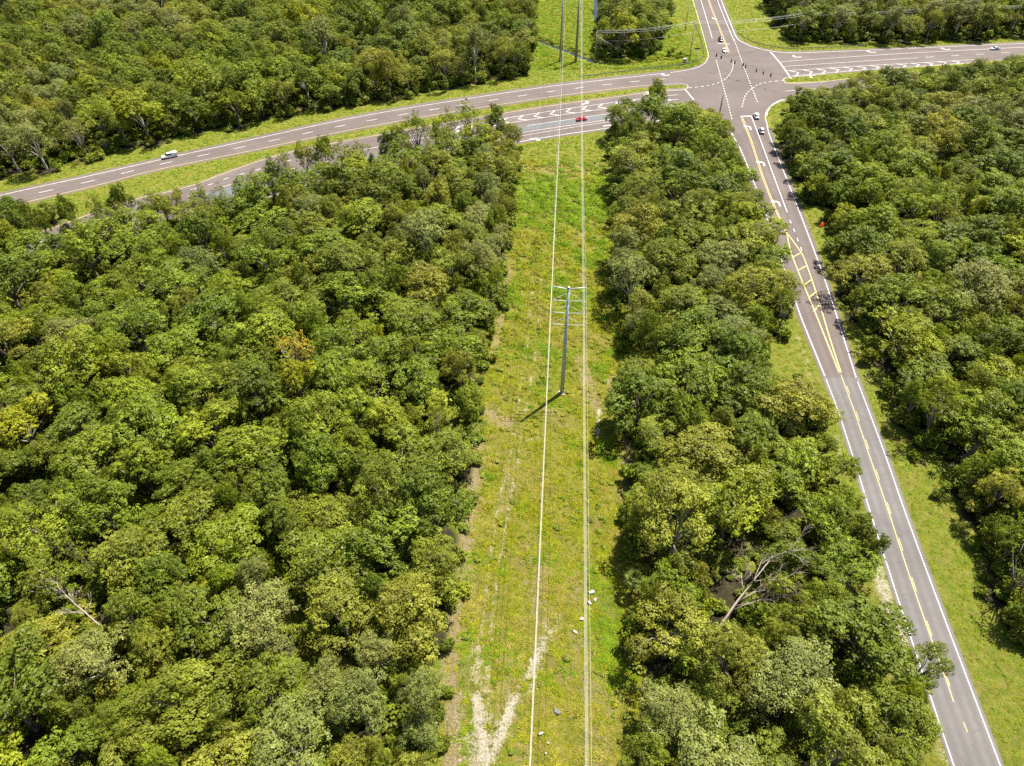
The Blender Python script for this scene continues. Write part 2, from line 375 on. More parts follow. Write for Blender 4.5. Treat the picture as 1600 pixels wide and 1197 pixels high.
for xx in range(690, 1050, 25):
    u = P(xx, np.interp(xx, [640, 810, 959, 1060], [212, 181.6, 160, 148])); v = P(xx, np.interp(xx, [660, 810, 957, 1060], [216, 190, 168.5, 155]))
    d = P(xx - 20, np.interp(xx - 20, [640, 810, 959, 1060], [214, 185.6, 164, 151])) - P(xx + 20, np.interp(xx + 20, [640, 810, 959, 1060], [214, 185.6, 164, 151]))
    m_ = (u + v) / 2
    chevron(hw_near, m_.x, m_.y, d, abs((u - v).dot(Vector((-d.normalized().y, d.normalized().x, 0)))) / 2)
# east arm
L('edge_line', hw_e, [(1240, 83), (1337, 79.5), (1470, 73.5), (1600, 68), (1850, 58.5)], .34)
L('lane_line', hw_e, [(1221, 96.5), (1277, 92.5), (1400, 84.5), (1600, 74), (1850, 63)], .3)
L('lane_line', hw_e, [(1225, 104), (1330, 97), (1435, 90.5)], .3)
dashes('lane_dash', sp([(1446, 89.8), (1550, 83.8), (1700, 76), (1850, 69)]), 4.5, 9, .34, Z1, PAINT_W, hw_e)
cu, cl = [(1229, 110.6), (1349, 103), (1440, 98), (1525, 93)], [(1237, 119), (1356, 109), (1440, 103.5), (1525, 97.5)]
L('gore_line', hw_e, cu, .3); L('gore_line', hw_e, cl, .3)
L('yellow_edge_line', hw_e, [(1440, 103.9), (1525, 98.4), (1600, 91), (1850, 75)], .3, PAINT_Y)
for xx in range(1243, 1515, 21):
    u = P(xx, np.interp(xx, [p[0] for p in cu], [p[1] for p in cu])); v = P(xx, np.interp(xx, [p[0] for p in cl], [p[1] for p in cl]))
    d = P(xx + 20, 100) - P(xx - 20, 103); m_ = (u + v) / 2
    chevron(hw_e, m_.x, m_.y, d, abs((u - v).dot(Vector((-d.normalized().y, d.normalized().x, 0)))) / 2)
L('edge_line', hw_es, e_s_out, .3); L('yellow_edge_line', hw_es, e_s_in, .3, PAINT_Y)
dashes('lane_dash', sp([((a[0] + b[0]) / 2, (a[1] + b[1]) / 2) for a, b in zip(e_s_in, e_s_out)]), 4.5, 9, .3, Z1, PAINT_W, hw_es)
# junction
L('stop_bar', junction, [(1204, 81.5), (1220, 100), (1236, 123)], .75)
L('stop_bar', junction, [(1071, 140.5), (1084, 156)], .6)
L('stop_bar', junction, [(1121, 68), (1140, 69)], .6)
for g in ([(1119, 94), (1128, 127), (1137, 160), (1144, 188)], [(1147, 62), (1160, 98), (1172, 130), (1184, 161)], [(1076, 137.5), (1102, 134.5), (1124, 129), (1137, 120), (1143.5, 110), (1146, 97.5)], [(1225, 126), (1205, 127.5), (1187, 131.5), (1172, 141), (1164, 151), (1159, 169)]):
    dashes('guide_dash', sp(g, 10), 1.5, 1.8, .38, Z1, PAINT_W, junction)
L('edge_line', junction, [(1048, 113.6), (1080, 108.5), (1096, 102.5), (1104, 95), (1106.5, 86), (1104, 75), (1096, 45), (1083, 2), (1058, -80)], .3)
L('edge_line', junction, [(1098, -80), (1127.5, 2), (1140, 33), (1150.5, 58), (1162, 67), (1182, 75), (1212, 81), (1240, 83)], .45)
L('lane_line', junction, [(1070, -80), (1095, 0), (1104, 30), (1113, 60)], .3)
L('lane_line', junction, [(1093, -80), (1121, 0), (1136, 38), (1147, 64)], .3)
for dx in (-.7, .9): L('yellow_centre_line', junction, [(1081 + dx, -80), (1107 + dx, 0), (1124 + dx, 44), (1139 + dx, 82)], .25, PAINT_Y)
L('edge_line', junction, [(1244, 152), (1224, 155.5), (1211, 161), (1202, 169), (1197.5, 181)], .5)
L('edge_line', junction, [(1098, 182.5), (1118, 187), (1134, 199), (1146, 212)], .4)
# two-lane road
L('stop_bar', s_road, [(1157.5, 182), (1174, 181.5)], .8)
L('lane_line', s_road, [(1174, 182), (1186, 213), (1207, 270), (1230, 332)], .35)
for k in (0, 1): L('yellow_centre_line', s_road, [(1157.5 + k * 2.2, 182), (1173 + k * 2.2, 222), (1191 + k * 2.2, 277), (1210 + k * 2.2, 325), (1228 + k * 2.2, 364)], .26, PAINT_Y)
er = [(1198, 196), (1204, 216), (1230, 282), (1262, 365), (1293, 450), (1335, 582)]
L('edge_line', s_road, er + [(1338, 590)], .3)
L('edge_line', s_road, [(1136, 201), (1150, 220), (1162.5, 246), (1180, 290), (1200, 345), (1222, 410), (1247, 483), (1260, 517), (1289, 588)], .3)
gl, gr = [(1229, 364), (1237, 397), (1256.5, 447), (1267, 472), (1287, 522), (1311, 582)], [(1231, 366), (1250, 392), (1260, 413), (1277, 463), (1297, 530), (1314, 582)]
L('yellow_gore_line', s_road, gl, .42, PAINT_Y); L('yellow_gore_line', s_road, gr, .42, PAINT_Y)
for (x0, y0, x1, y1) in [(1238.5, 402, 1250, 396), (1246, 423, 1260, 415.5), (1255.5, 446, 1268, 437), (1263, 466, 1274, 457), (1271, 487, 1280, 477)]:
    ribbon('yellow_gore_bar', [P(x0, y0), P((x0 + x1) / 2, (y0 + y1) / 2), P(x1, y1)], .42, Z1 + .004, PAINT_Y, s_road)
dashes('lane_dash', sp([(1234, 344), (1240, 358), (1250, 384), (1253, 392)]), 2, 3.5, .3, Z1, PAINT_W, s_road)
L('edge_line', s_grey, [(1338, 591.5), (1379, 700), (1414, 800), (1466, 941), (1563, 1197), (1602, 1300)], .19)
L('edge_line', s_grey, [(1290.5, 592), (1310, 644), (1337, 727), (1366, 820), (1412, 963), (1487, 1187), (1526, 1300)], .19)
cen = [(1314, 586), (1337, 649), (1360, 717), (1389, 802), (1416, 885), (1453, 993), (1478, 1062), (1490, 1097)]
L('yellow_centre_line', s_grey, cen, .19, PAINT_Y)
dashes('yellow_centre_dash', sp(off(cen + [(1509, 1144)], 2.6, 0)), 3.2, 6.0, .15, Z1, PAINT_Y, s_grey, 4)
def arrow(road, x, y, head, turn=1, s=1.0):        # white turn arrow lying in a lane
    c = P(x, y); ang = math.atan2(head.y, head.x)
    pts = [(-1.6, -.18), (.3, -.18), (.75, .35 * turn if turn > 0 else .35), (.75, 1.0), (1.25, 1.0), (.5, 1.8), (-.25, 1.0), (.25, 1.0), (.25, .45), (.05, .18), (-1.6, .18)]
    if turn < 0: pts = [(px_, -py_) for px_, py_ in pts]
    ca, sa = math.cos(ang) * s, math.sin(ang) * s
    sheet('turn_arrow', [(c.x + px_ * ca - py_ * sa, c.y + px_ * sa + py_ * ca) for px_, py_ in pts], Z1 + .004, PAINT_W, road)
dS = (P(1174, 181) - P(1230, 332)); dW = P(900, 170) - P(960, 161)
for x, y in ((1172, 199), (1193, 255), (1217, 317)): arrow(s_road, x, y, dS, 1, 1.5)
for x, y, t in ((836, 216.5, -1), (951, 196, -1), (917, 162, 1), (1012, 147.5, 1)): arrow(hw_near, x, y, -dW, t, 1.5)
arrow(junction, 1113.5, 29, P(1120, 60) - P(1107, 0), 1, 1.4); arrow(junction, 1040, 118, dW, -1, 1.4)
for x, y in ((1245, 89.5), (1362, 82), (1478, 77.5)): arrow(hw_e, x, y, P(1240, 100) - P(1400, 90), -1, 1.5)
for x, y in ((1267, 118.5),): arrow(hw_e, x, y, P(1240, 100) - P(1400, 90), 1, 1.4)
# kerbs round the medians and corners
def kerb(pl, label):
    p = resample(pl, 1.0); prof = [(-.22, 0), (-.22, .13), (-.18, .15), (.18, .15), (.22, .13), (.22, 0)]
    v, f = [], []
    for i, q in enumerate(p):
        d = (p[min(i + 1, len(p) - 1)] - p[max(i - 1, 0)]).normalized(); nr = Vector((-d.y, d.x, 0))
        v += [q + nr * a_ + Vector((0, 0, b_)) for a_, b_ in prof]
    k = len(prof)
    for i in range(len(p) - 1):
        f += [(i * k + j, i * k + j + 1, (i + 1) * k + j + 1, (i + 1) * k + j) for j in range(k - 1)]
    return struct(put('kerb', pydata('kerb', v, f), None, CONC), label, 'kerb')
kerb(spline(G([(1027, 132.6), (1050, 132), (1069, 131.8), (1075, 136), (1068, 140.8), (1050, 142.2), (1028, 143)]), 6), 'pale concrete kerb round the grass median nose near the stop bar')
kerb(spline(G([(1290, 116.2), (1245, 120), (1228, 122), (1224, 126), (1230, 130.3), (1244, 131.2), (1292, 128.2)]), 6), 'pale concrete kerb round the median nose with the traffic pole')
kerb(spline(G([(1248, 154.4), (1224, 158), (1209, 163.5), (1199.5, 171.5), (1195.5, 183), (1200, 200)]), 6), 'curved concrete kerb at the grass corner by the waiting white cars')
kerb(spline(G([(1084, 185), (1103, 186), (1118, 191), (1130, 201), (1143, 219)]), 6), 'curved concrete kerb at the corner by the leaning dark pole')

# ------------------------------------------------------------------ tree shapes
def leaves_mesh(name, pos, nrm, size, tone, mat, aspect=1.0):
    n = len(pos); rng = np.random.default_rng(n)
    nrm = nrm / (np.linalg.norm(nrm, axis=1, keepdims=True) + 1e-9)
    r = rng.normal(size=(n, 3)); t = np.cross(nrm, r); t /= (np.linalg.norm(t, axis=1, keepdims=True) + 1e-9)
    b = np.cross(nrm, t); s = size[:, None]
    q = np.stack([pos - t * s * .62 * aspect, pos - b * s * .40 + nrm * s * .06, pos + t * s * .62 * aspect, pos + b * s * .40 - nrm * s * .06], 1).reshape(-1, 3)
    me = bpy.data.meshes.new(name); me.vertices.add(4 * n); me.vertices.foreach_set('co', q.astype(np.float32).ravel())
    me.loops.add(4 * n); me.loops.foreach_set('vertex_index', np.arange(4 * n, dtype=np.int32))
    me.polygons.add(n); me.polygons.foreach_set('loop_start', np.arange(0, 4 * n, 4, dtype=np.int32))
    at = me.attributes.new('tone', 'FLOAT', 'POINT'); at.data.foreach_set('value', np.repeat(tone, 4).astype(np.float32))
    me.update(calc_edges=True); me.validate()
    me.materials.append(mat); return me
def crown_arrays(seed, R=5.0, h=14.0, base=.42, n_lobe=20, n_clump=24, n_leaf=24, leaf=.27, open_=0.0, flat=1.0):
    g = np.random.default_rng(seed); lobes = []
    zb = h * base; tries = 0; ph1, ph2 = g.random() * 6.28, g.random() * 6.28
    while len(lobes) < n_lobe and tries < 900:
        tries += 1
        a = g.random() * 2 * math.pi; Ra = R * (1 + .16 * math.sin(2 * a + ph1) + .14 * math.sin(3 * a + ph2))
        r = Ra * .84 * math.sqrt(g.random())
        top = zb + (h - zb) * math.sqrt(max(0, 1 - (r / (Ra * 1.04)) ** 2)) * flat * g.uniform(.86, 1.06)
        rl = R * g.uniform(.16, .37) * (1 - .2 * r / R)
        z = top - rl * g.uniform(.75, 1.15) - (g.random() ** 2) * (top - zb) * .45
        c = np.array([r * math.cos(a), r * math.sin(a), z])
        if all(np.linalg.norm((c - o[0]) * (1, 1, .8)) > .72 * max(rl, o[1]) * (1 + open_) for o in lobes): lobes.append((c, rl))
    P_, N_, S_, T_ = [], [], [], []
    for c, rl in lobes:
        lt = g.uniform(.70, 1.32)
        k = max(5, int(n_clump * (rl / (R * .32)) ** 2))
        for i in range(k):
            z = 1 - (i + .5) / k * 1.45; a = i * 2.39996 + g.random() * .8
            d = np.array([math.sqrt(max(0, 1 - z * z)) * math.cos(a), math.sqrt(max(0, 1 - z * z)) * math.sin(a), z])
            cc = c + d * rl * g.uniform(.62, 1.15); rc = g.uniform(.38, .78) * R / 5
            m = int(n_leaf * (rc / .58 * 5 / R) ** 1.6)
            v = g.normal(size=(m, 3)); v /= np.linalg.norm(v, axis=1, keepdims=True)
            v = v + d * .55 + np.array([0, 0, .25]); v /= np.linalg.norm(v, axis=1, keepdims=True)
            rr = rc * g.uniform(.35, 1.08, m)
            p = cc + v * rr[:, None] * np.array([1.1, 1.1, .72])
            P_.append(p); N_.append(v * .8 + d * .25 + np.array([0, 0, .40]) + g.normal(size=(m, 3)) * .30)
            S_.append(leaf * g.uniform(.7, 1.35, m)); T_.append(lt * g.uniform(.86, 1.14) * g.uniform(.84, 1.2, m))
    return lobes, np.concatenate(P_), np.concatenate(N_), np.concatenate(S_), np.concatenate(T_)
def trunk_bm(bm, seed, lobes, R=5.0, h=14.0, r0=.28, limbs=8):
    g = random.Random(seed); fork = h * g.uniform(.22, .36)
    lean = Vector((g.uniform(-.5, .5), g.uniform(-.5, .5), 0))
    fp = lean + Vector((0, 0, fork))
    tube_bm(bm, [(0, 0, -.4), (0, 0, .3), fp * .55, fp], [r0 * 1.35, r0 * 1.05, r0 * .9, r0 * .8], 7)
    for c, rl in lobes[:limbs]:
        c = Vector(c); mid = fp.lerp(c, .5) + Vector((g.uniform(-.5, .5), g.uniform(-.5, .5), .5))
        tube_bm(bm, [fp - Vector((0, 0, .3)), fp.lerp(mid, .5) + Vector((0, 0, .2)), mid, c], [r0 * .55, r0 * .42, r0 * .30, r0 * .10], 5)
PROTO = {}
def make_proto(key, seed, leafkey, bark=BARK, limbs=8, **kw):
    kw['leaf'] = kw.get('leaf', .27) * .86; kw['n_leaf'] = int(kw.get('n_leaf', 24) * 1.28)
    lobes, p, nn, s, t = crown_arrays(seed, **kw)
    cm = leaves_mesh('crown', p, nn, s, t, LEAF[leafkey])
    bm = bmesh.new(); trunk_bm(bm, seed, lobes, limbs=limbs); tm = bpy.data.meshes.new('trunk'); bm.to_mesh(tm); bm.free(); tm.materials.append(bark)
    # one-mesh version for the mass of the wood
    me = cm.copy(); bm = bmesh.new(); bm.from_mesh(me); nf = len(bm.faces); bm.from_mesh(tm); bm.faces.ensure_lookup_table()
    for f in bm.faces[nf:]: f.material_index = 1
    bm.to_mesh(me); bm.free(); me.materials.append(bark)
    PROTO.setdefault(key, []).append((cm, tm, me))
for i in range(6): make_proto('olive', 10 + i, 'olive', n_lobe=[20, 24, 16, 22, 18, 26][i], flat=[1, .9, 1, .95, .85, 1][i], base=[.32, .26, .36, .30, .38, .24][i])
make_proto('olive', 21, 'olive', n_lobe=34, n_clump=16, n_leaf=24, leaf=.24, base=.22, flat=.8)
make_proto('olive', 22, 'olive', n_lobe=13, n_clump=34, n_leaf=22, leaf=.25, base=.3)
make_proto('green', 41, 'green', n_lobe=30, n_clump=14, n_leaf=24, leaf=.26, base=.15, flat=1.05)
for i in range(4): make_proto('green', 30 + i, 'green', n_lobe=[19, 22, 16, 25][i], n_leaf=22, leaf=.30, base=[.22, .3, .26, .2][i])
for i in range(3): make_proto('grey', 50 + i, 'grey', BARK_PALE, n_lobe=24, n_clump=25, n_leaf=26, leaf=.23, base=.3)
for i in range(2): make_proto('yellow', 60 + i, 'yellow', n_lobe=19, leaf=.31, base=.26)
for i in range(3): make_proto('dark', 70 + i, 'dark', n_lobe=[18, 22, 16][i], leaf=.31, base=.22)
for i in range(2): make_proto('sparse', 80 + i, 'olive', BARK, limbs=12, n_lobe=16, n_clump=12, n_leaf=15, leaf=.28, open_=.25, base=.42)
for i in range(1): make_proto('orange', 90 + i, 'orange', BARK_PALE, limbs=16, n_lobe=22, n_clump=9, n_leaf=11, leaf=.30, open_=.2, base=.5)

# ------------------------------------------------------------------ where the trees stand
rng = np.random.default_rng(7)
woods = {'W_LEFT': W_LEFT, 'W_NW': W_NW, 'W_N': W_N, 'W_NE': W_NE, 'W_EAST': W_EAST, 'W_STRIP': W_STRIP}
road_lines = [np.array(p) for p in road_polys]
def on_road(x, y, margin):
    r = np.zeros(np.shape(x), bool)
    for p in road_lines:
        r |= inside(p, x, y)
        if margin > 0: r |= dist_line(list(p) + [p[0]], x, y) < margin
    return r
trees = []           # x, y, R, h, key, variant, wood
cell = {}
def near_ok(x, y, R, k):
    cx, cy = int(x // 6), int(y // 6)
    for i in range(cx - 2, cx + 3):
        for j in range(cy - 2, cy + 3):
            for (a_, b_, r_) in cell.get((i, j), ()):
                if math.hypot(a_ - x, b_ - y) < k * (R + r_): return False
    return True
def add_tree(x, y, R, h, key, wood, special=None):
    cell.setdefault((int(x // 6), int(y // 6)), []).append((x, y, R))
    trees.append(dict(x=x, y=y, R=R, h=h, key=key, wood=wood, special=special))
SPEC = [(55, 48, 6.5, 17, 'yellow', 'W_NW'), (160, 160, 4.5, 13, 'yellow', 'W_NW'), (1258, 205, 3.6, 11, 'yellow', 'W_EAST'), (1243, 250, 3.2, 10, 'yellow', 'W_EAST'), (1300, 235, 4.2, 12, 'grey', 'W_EAST'),
        (1318, 330, 3.8, 11, 'yellow', 'W_EAST'), (1275, 285, 3.6, 11, 'yellow', 'W_EAST'), (1480, 300, 4.5, 13, 'yellow', 'W_EAST'), (1205, 378, 4.2, 13, 'yellow', 'W_STRIP'), (1100, 218, 4, 13, 'yellow', 'W_STRIP'), (1032, 520, 3.6, 12, 'yellow', 'W_STRIP'),
        (650, 325, 4, 13, 'yellow', 'W_LEFT'), (452, 550, 4.8, 16.8, 'orange', 'W_LEFT'), (565, 1095, 5.2, 14, 'grey', 'W_LEFT'), (310, 408, 6, 14, 'grey', 'W_LEFT'), (110, 520, 6, 14, 'grey', 'W_LEFT'), (760, 245, 5.2, 15, 'grey', 'W_LEFT'), (150, 1030, 6, 14, 'grey', 'W_LEFT'),
        (650, 192, 4.6, 19, 'sparse', 'W_LEFT'), (535, 240, 4.4, 16, 'sparse', 'W_LEFT'), (400, 285, 4, 15, 'sparse', 'W_LEFT'), (738, 178, 5.2, 20, 'sparse', 'W_LEFT'), (235, 315, 3.6, 13, 'sparse', 'W_LEFT'),
        (1232, 472, 4.0, 15, 'sparse', 'W_STRIP'), (1030, 146, 4.4, 15, 'green', 'W_STRIP'), (1450, 1035, 3.8, 14, 'olive', 'W_STRIP'), (1180, 495, 4.0, 13, 'green', 'W_STRIP'), (1290, 640, 2.4, 9, 'olive', 'W_STRIP'), (1368, 855, 2.2, 10, 'dark', 'W_STRIP'), (1315, 775, 3.6, 11, 'green', 'W_STRIP'),
        (470, 240, 3.6, 15, 'olive', 'W_LEFT'), (502, 229, 3.8, 15, 'green', 'W_LEFT'), (568, 236, 3.8, 15, 'sparse', 'W_LEFT'), (602, 224, 4.2, 17, 'dark', 'W_LEFT'), (626, 218, 4.0, 17, 'olive', 'W_LEFT'), (684, 208, 4.4, 18, 'green', 'W_LEFT'), (708, 192, 4.2, 18, 'sparse', 'W_LEFT'), (774, 186, 4.6, 19, 'dark', 'W_LEFT'), (792, 200, 4.0, 18, 'olive', 'W_LEFT'), (420, 268, 3.6, 14, 'green', 'W_LEFT'), (444, 257, 3.4, 14, 'sparse', 'W_LEFT'), (18, 318, 3.8, 13, 'dark', 'W_LEFT'), (66, 326, 3.4, 13, 'olive', 'W_LEFT'), (108, 327, 3.4, 13, 'green', 'W_LEFT'), (150, 322, 3.2, 13, 'sparse', 'W_LEFT'), (190, 312, 3.2, 13, 'dark', 'W_LEFT'), (268, 313, 3.2, 13, 'olive', 'W_LEFT'), (304, 306, 3.2, 13, 'green', 'W_LEFT'), (345, 303, 3.2, 13, 'sparse', 'W_LEFT')]
for (x, y, R, h, key, wd) in SPEC:
    q = P(x, y, h * .68)
    while on_road(np.array([q.x]), np.array([q.y]), 1.6)[0] and h < 21: h += .4; q = P(x, y, h * .68)     # keep the foot off the asphalt
    while on_road(np.array([q.x]), np.array([q.y]), 1.6)[0] and wd == 'W_LEFT' and q.y > 30: q.y -= .5
    if on_road(np.array([q.x]), np.array([q.y]), .3)[0]: print('on road', x, y); continue
    add_tree(q.x, q.y, R, h, key, wd, special=(x, y))
clear_spots = [(P(1150, 930).x, P(1150, 930).y, 5.5), (P(1125, 985).x, P(1125, 985).y, 4.0), (P(1225, 545).x, P(1225, 545).y, 4.5), (P(135, 950, 8).x, P(135, 950, 8).y, 3.0), (P(985, 925).x, P(985, 925).y, 2.5)]
for (R, tries, k) in ((7.8, 900, .70), (6.5, 1800, .70), (5.3, 5500, .68), (4.3, 12000, .68), (3.5, 17000, .68), (2.8, 18000, .68), (2.2, 12000, .70)):
    for wd, poly in woods.items():
        pg = np.array([P(x, y)[:2] for x, y in poly]); lo_, hi_ = pg.min(0), pg.max(0)
        lo_ = np.maximum(lo_, (-330, 18)); hi_ = np.minimum(hi_, (390, 585))
        n = int(tries * (hi_[0] - lo_[0]) * (hi_[1] - lo_[1]) / 120000) + 400
        X = rng.uniform(lo_[0], hi_[0], n); Y = rng.uniform(lo_[1], hi_[1], n)
        RR = R * rng.uniform(.86, 1.12, n)
        H_ = np.maximum(6.5, 8.6 + 1.0 * RR + rng.normal(0, 2.5, n)) * (1.1 if wd in ('W_NW', 'W_NE', 'W_N') else 1.0)
        ok = np.ones(n, bool)
        for ox, oy, f in ((.75, 0, .62), (-.75, 0, .62), (0, .7, .62), (0, -.7, .55), (0, 0, .97), (0, 0, .1)):
            u, v = pix(X + ox * RR, Y + oy * RR, H_ * f); ok &= inside(poly, u, v)
        u, v = pix(X, Y, H_ * .6); ok &= (u > -190) & (u < 1790) & (v < 1400)
        for (cx, cy, cr) in clear_spots: ok &= np.hypot(X - cx, Y - cy) > cr + RR * .8
        if R < 4.6: ok &= ~((.65 * vnoise(X, Y, 11, 21) + .35 * vnoise(X, Y, 5, 22)) > .70)      # sunlit gaps and dark hollows in the canopy
        idx = np.where(ok)[0]; idx = idx[~on_road(X[idx], Y[idx], 1.5)]
        for i in idx:
            if near_ok(X[i], Y[i], RR[i], k):
                f = math.sin(X[i] * .031 + 1.3) + math.sin(Y[i] * .043 + X[i] * .017) + rng.normal(0, 1.0)
                z = rng.random()
                key = 'grey' if (f > 1.9 and R > 3) else 'yellow' if z < .028 else 'dark' if z < .20 else 'sparse' if z > .93 and R < 6 else 'green' if f < -.35 else 'olive'
                add_tree(X[i], Y[i], RR[i], H_[i], key, wd)
print('trees', len(trees))

# ------------------------------------------------------------------ ground
def lin(a, b, s): return np.arange(a, b, s)
gx = np.concatenate([[-4000, -2000, -1000, -600], lin(-400, -18, 3.0), lin(-18, 62, .6), lin(62, 125, 1.3), lin(125, 400, 3.0), [400, 600, 1000, 2000, 4000]])
gy = np.concatenate([[-1500, -600, -200, -60], lin(-20, 20, 6), lin(20, 170, .8), lin(170, 460, 1.6), lin(460, 620, 6), [620, 900, 1600, 3000, 7000]])
GX, GY = np.meshgrid(gx, gy); fx, fy = GX.ravel(), GY.ravel()
def smooth(d, w0, w1): return np.clip((w1 - d) / (w1 - w0), 0, 1)
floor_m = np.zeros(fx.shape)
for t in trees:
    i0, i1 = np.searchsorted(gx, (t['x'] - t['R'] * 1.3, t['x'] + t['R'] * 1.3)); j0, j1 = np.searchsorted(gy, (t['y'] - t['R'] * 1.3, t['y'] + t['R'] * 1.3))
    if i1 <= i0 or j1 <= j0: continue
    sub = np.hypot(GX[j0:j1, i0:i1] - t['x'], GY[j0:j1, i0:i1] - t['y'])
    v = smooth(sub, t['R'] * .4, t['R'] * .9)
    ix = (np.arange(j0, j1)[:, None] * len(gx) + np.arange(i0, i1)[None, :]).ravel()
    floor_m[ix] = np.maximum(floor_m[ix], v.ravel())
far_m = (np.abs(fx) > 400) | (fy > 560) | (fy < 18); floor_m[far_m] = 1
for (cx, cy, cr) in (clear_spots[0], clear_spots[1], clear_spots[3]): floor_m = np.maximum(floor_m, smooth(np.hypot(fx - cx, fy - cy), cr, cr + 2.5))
CLEAR = [(812, 250), (806, 290), (800, 330), (785, 440), (760, 560), (745, 690), (728, 830), (705, 950), (688, 1100), (680, 1420), (1010, 1420), (1000, 1100), (1000, 900), (1000, 700), (995, 500), (970, 350), (960, 250)]
cl = [P(x, y) for x, y in CLEAR]; cp = [(p.x, p.y) for p in cl]
cin = inside(cp, fx, fy); cd = dist_line(cp + [cp[0]], fx, fy)
clear_m = np.where(cin, np.clip(.5 + cd / 4, 0, 1), np.clip(.5 - cd / 4, 0, 1))
def linemask(pl, w0, w1): return smooth(dist_line([(q.x, q.y) for q in G(pl)], fx, fy), w0, w1)
sand_m = np.zeros(fx.shape)
for pl, w0, w1, k in (([(748, 1010), (745, 1060), (744, 1100), (752, 1197)], .0, 2.6, .62), ([(764, 1040), (763, 1100), (772, 1160)], .0, 1.4, .6), ([(826, 1040), (812, 1078), (795, 1120), (776, 1170)], .0, 2.6, .48), ([(740, 1150), (748, 1197), (760, 1330)], .5, 3.0, .7), ([(862, 985), (846, 1012), (836, 1040), (828, 1075)], .0, 3.0, .62), ([(720, 1060), (716, 1130), (722, 1197)], .0, 2.0, .45), ([(746, 1090), (752, 1150), (760, 1197), (770, 1330)], .2, 2.3, 1), ([(803, 1092), (785, 1140), (765, 1190), (755, 1330)], .1, 2.0, 1), ([(850, 1000), (838, 1022), (826, 1055)], .0, 2.0, .9), ([(880, 960), (862, 985)], .2, 1.2, .5), ([(936, 640), (934, 682)], .2, .8, .85),
                      ([(776, 800), (768, 860), (760, 933), (750, 1000), (745, 1090)], .1, .8, .60), ([(793, 810), (776, 909), (766, 999), (764, 1098)], .1, .7, .66), ([(776, 800), (800, 700), (822, 560), (834, 430)], .1, .9, .5), ([(793, 810), (812, 700), (836, 560), (846, 430)], .1, .9, .5),
                      ([(818, 690), (840, 684), (872, 687)], .1, .4, .7), ([(830, 697), (858, 695)], .1, .3, .5), ([(1372, 890), (1385, 940), (1408, 1000)], .5, 2.2, .95), ([(1340, 800), (1352, 830)], .3, 1.8, .6), ([(1244, 520), (1268, 590), (1275, 600)], .3, 1.3, .5), ([(1305, 680), (1322, 740)], .3, 1.8, .6), ([(1352, 590), (1400, 740), (1440, 830)], .1, .9, .4), ([(1430, 870), (1500, 1010), (1560, 1130)], .1, .8, .4), ([(1460, 1120), (1480, 1197)], .2, 2.0, .5), ([(1345, 560), (1370, 620)], .2, .7, .35)):
    sand_m = np.maximum(sand_m, k * linemask(pl, w0, w1))
dry_m = np.zeros(fx.shape)
for pl, w0, w1, k in (([(750, 690), (738, 780), (728, 850), (712, 950), (703, 1050), (708, 1110), (705, 1300)], .4, 3.6, .85), ([(740, 900), (735, 1000), (728, 1060)], .3, 2.2, .5), ([(765, 640), (790, 660)], 1, 4, .8), ([(905, 560), (935, 640)], .8, 3.2, .7), ([(860, 640), (880, 660)], 1, 4, .5), ([(800, 400), (770, 560)], .4, 1.8, .7), ([(955, 590), (985, 700), (975, 780)], .8, 3, .7), ([(900, 1040), (940, 1100), (930, 1197)], 1.5, 5, .55), ([(830, 860), (850, 960)], 1.5, 5, .55), ([(790, 1040), (800, 1130), (820, 1197)], 1, 5, .5), ([(905, 1000), (900, 1060)], 1, 4.5, .55), ([(800, 720), (790, 800)], 1, 4, .5), ([(890, 870), (900, 940)], 1, 4, .45), ([(820, 268), (940, 262)], 3, 9, .55)):
    dry_m = np.maximum(dry_m, k * linemask(pl, w0, w1))
lush_m = np.zeros(fx.shape)
for pl, w0, w1, k in (([(830, 300), (935, 315)], 8, 18, .85), ([(845, 100), (870, 40), (880, -60)], 12, 30, .7), ([(800, 450), (790, 480)], 1.5, 5, .6), ([(870, 560), (850, 600)], 2, 6, .5), ([(930, 900), (955, 960), (950, 1060)], 1, 4.5, .7), ([(735, 1000), (728, 1060), (735, 1197)], .6, 2.4, .6), ([(790, 1000), (800, 1100)], 1, 4, .4)):
    lush_m = np.maximum(lush_m, k * linemask(pl, w0, w1))
DITCH = [(800, 46), (838, 60), (868, 71), (895, 81), (920, 91), (945, 97), (985, 98), (1040, 92), (1070, 88)]
dd = dist_line([(q.x, q.y) for q in sp(DITCH)], fx, fy)
gz = -1.3 * smooth(dd, 1.0, 4.5)
DITCH2 = [(932, 30), (931, 12), (930, -10), (926, -60)]
gz = np.minimum(gz, -1.3 * smooth(dist_line([(q.x, q.y) for q in sp(DITCH2)], fx, fy), .8, 3.0))
und = .12 * np.sin(fx * .55 + 1.2 * np.sin(fy * .21)) * np.sin(fy * .4 + fx * .13)
roadd = on_road(fx, fy, 0); rd = np.full(fx.shape, 1e9)
for p in road_lines: rd = np.minimum(rd, dist_line([tuple(q) for q in p] + [tuple(p[0])], fx, fy))
gz = gz + np.where(roadd, 0, und * np.clip((rd - 4.5) / 4, 0, 1) * (np.abs(fx) < 350)) * np.clip((rd - 4.5) / 3, 0, 1)
nx, ny = len(gx), len(gy)
me = bpy.data.meshes.new('ground'); me.vertices.add(nx * ny); me.vertices.foreach_set('co', np.stack([fx, fy, gz], 1).astype(np.float32).ravel())
ii, jj = np.meshgrid(np.arange(nx - 1), np.arange(ny - 1)); v0 = (jj * nx + ii).ravel()
quads = np.stack([v0, v0 + 1, v0 + nx + 1, v0 + nx], 1).astype(np.int32); nq = len(quads)
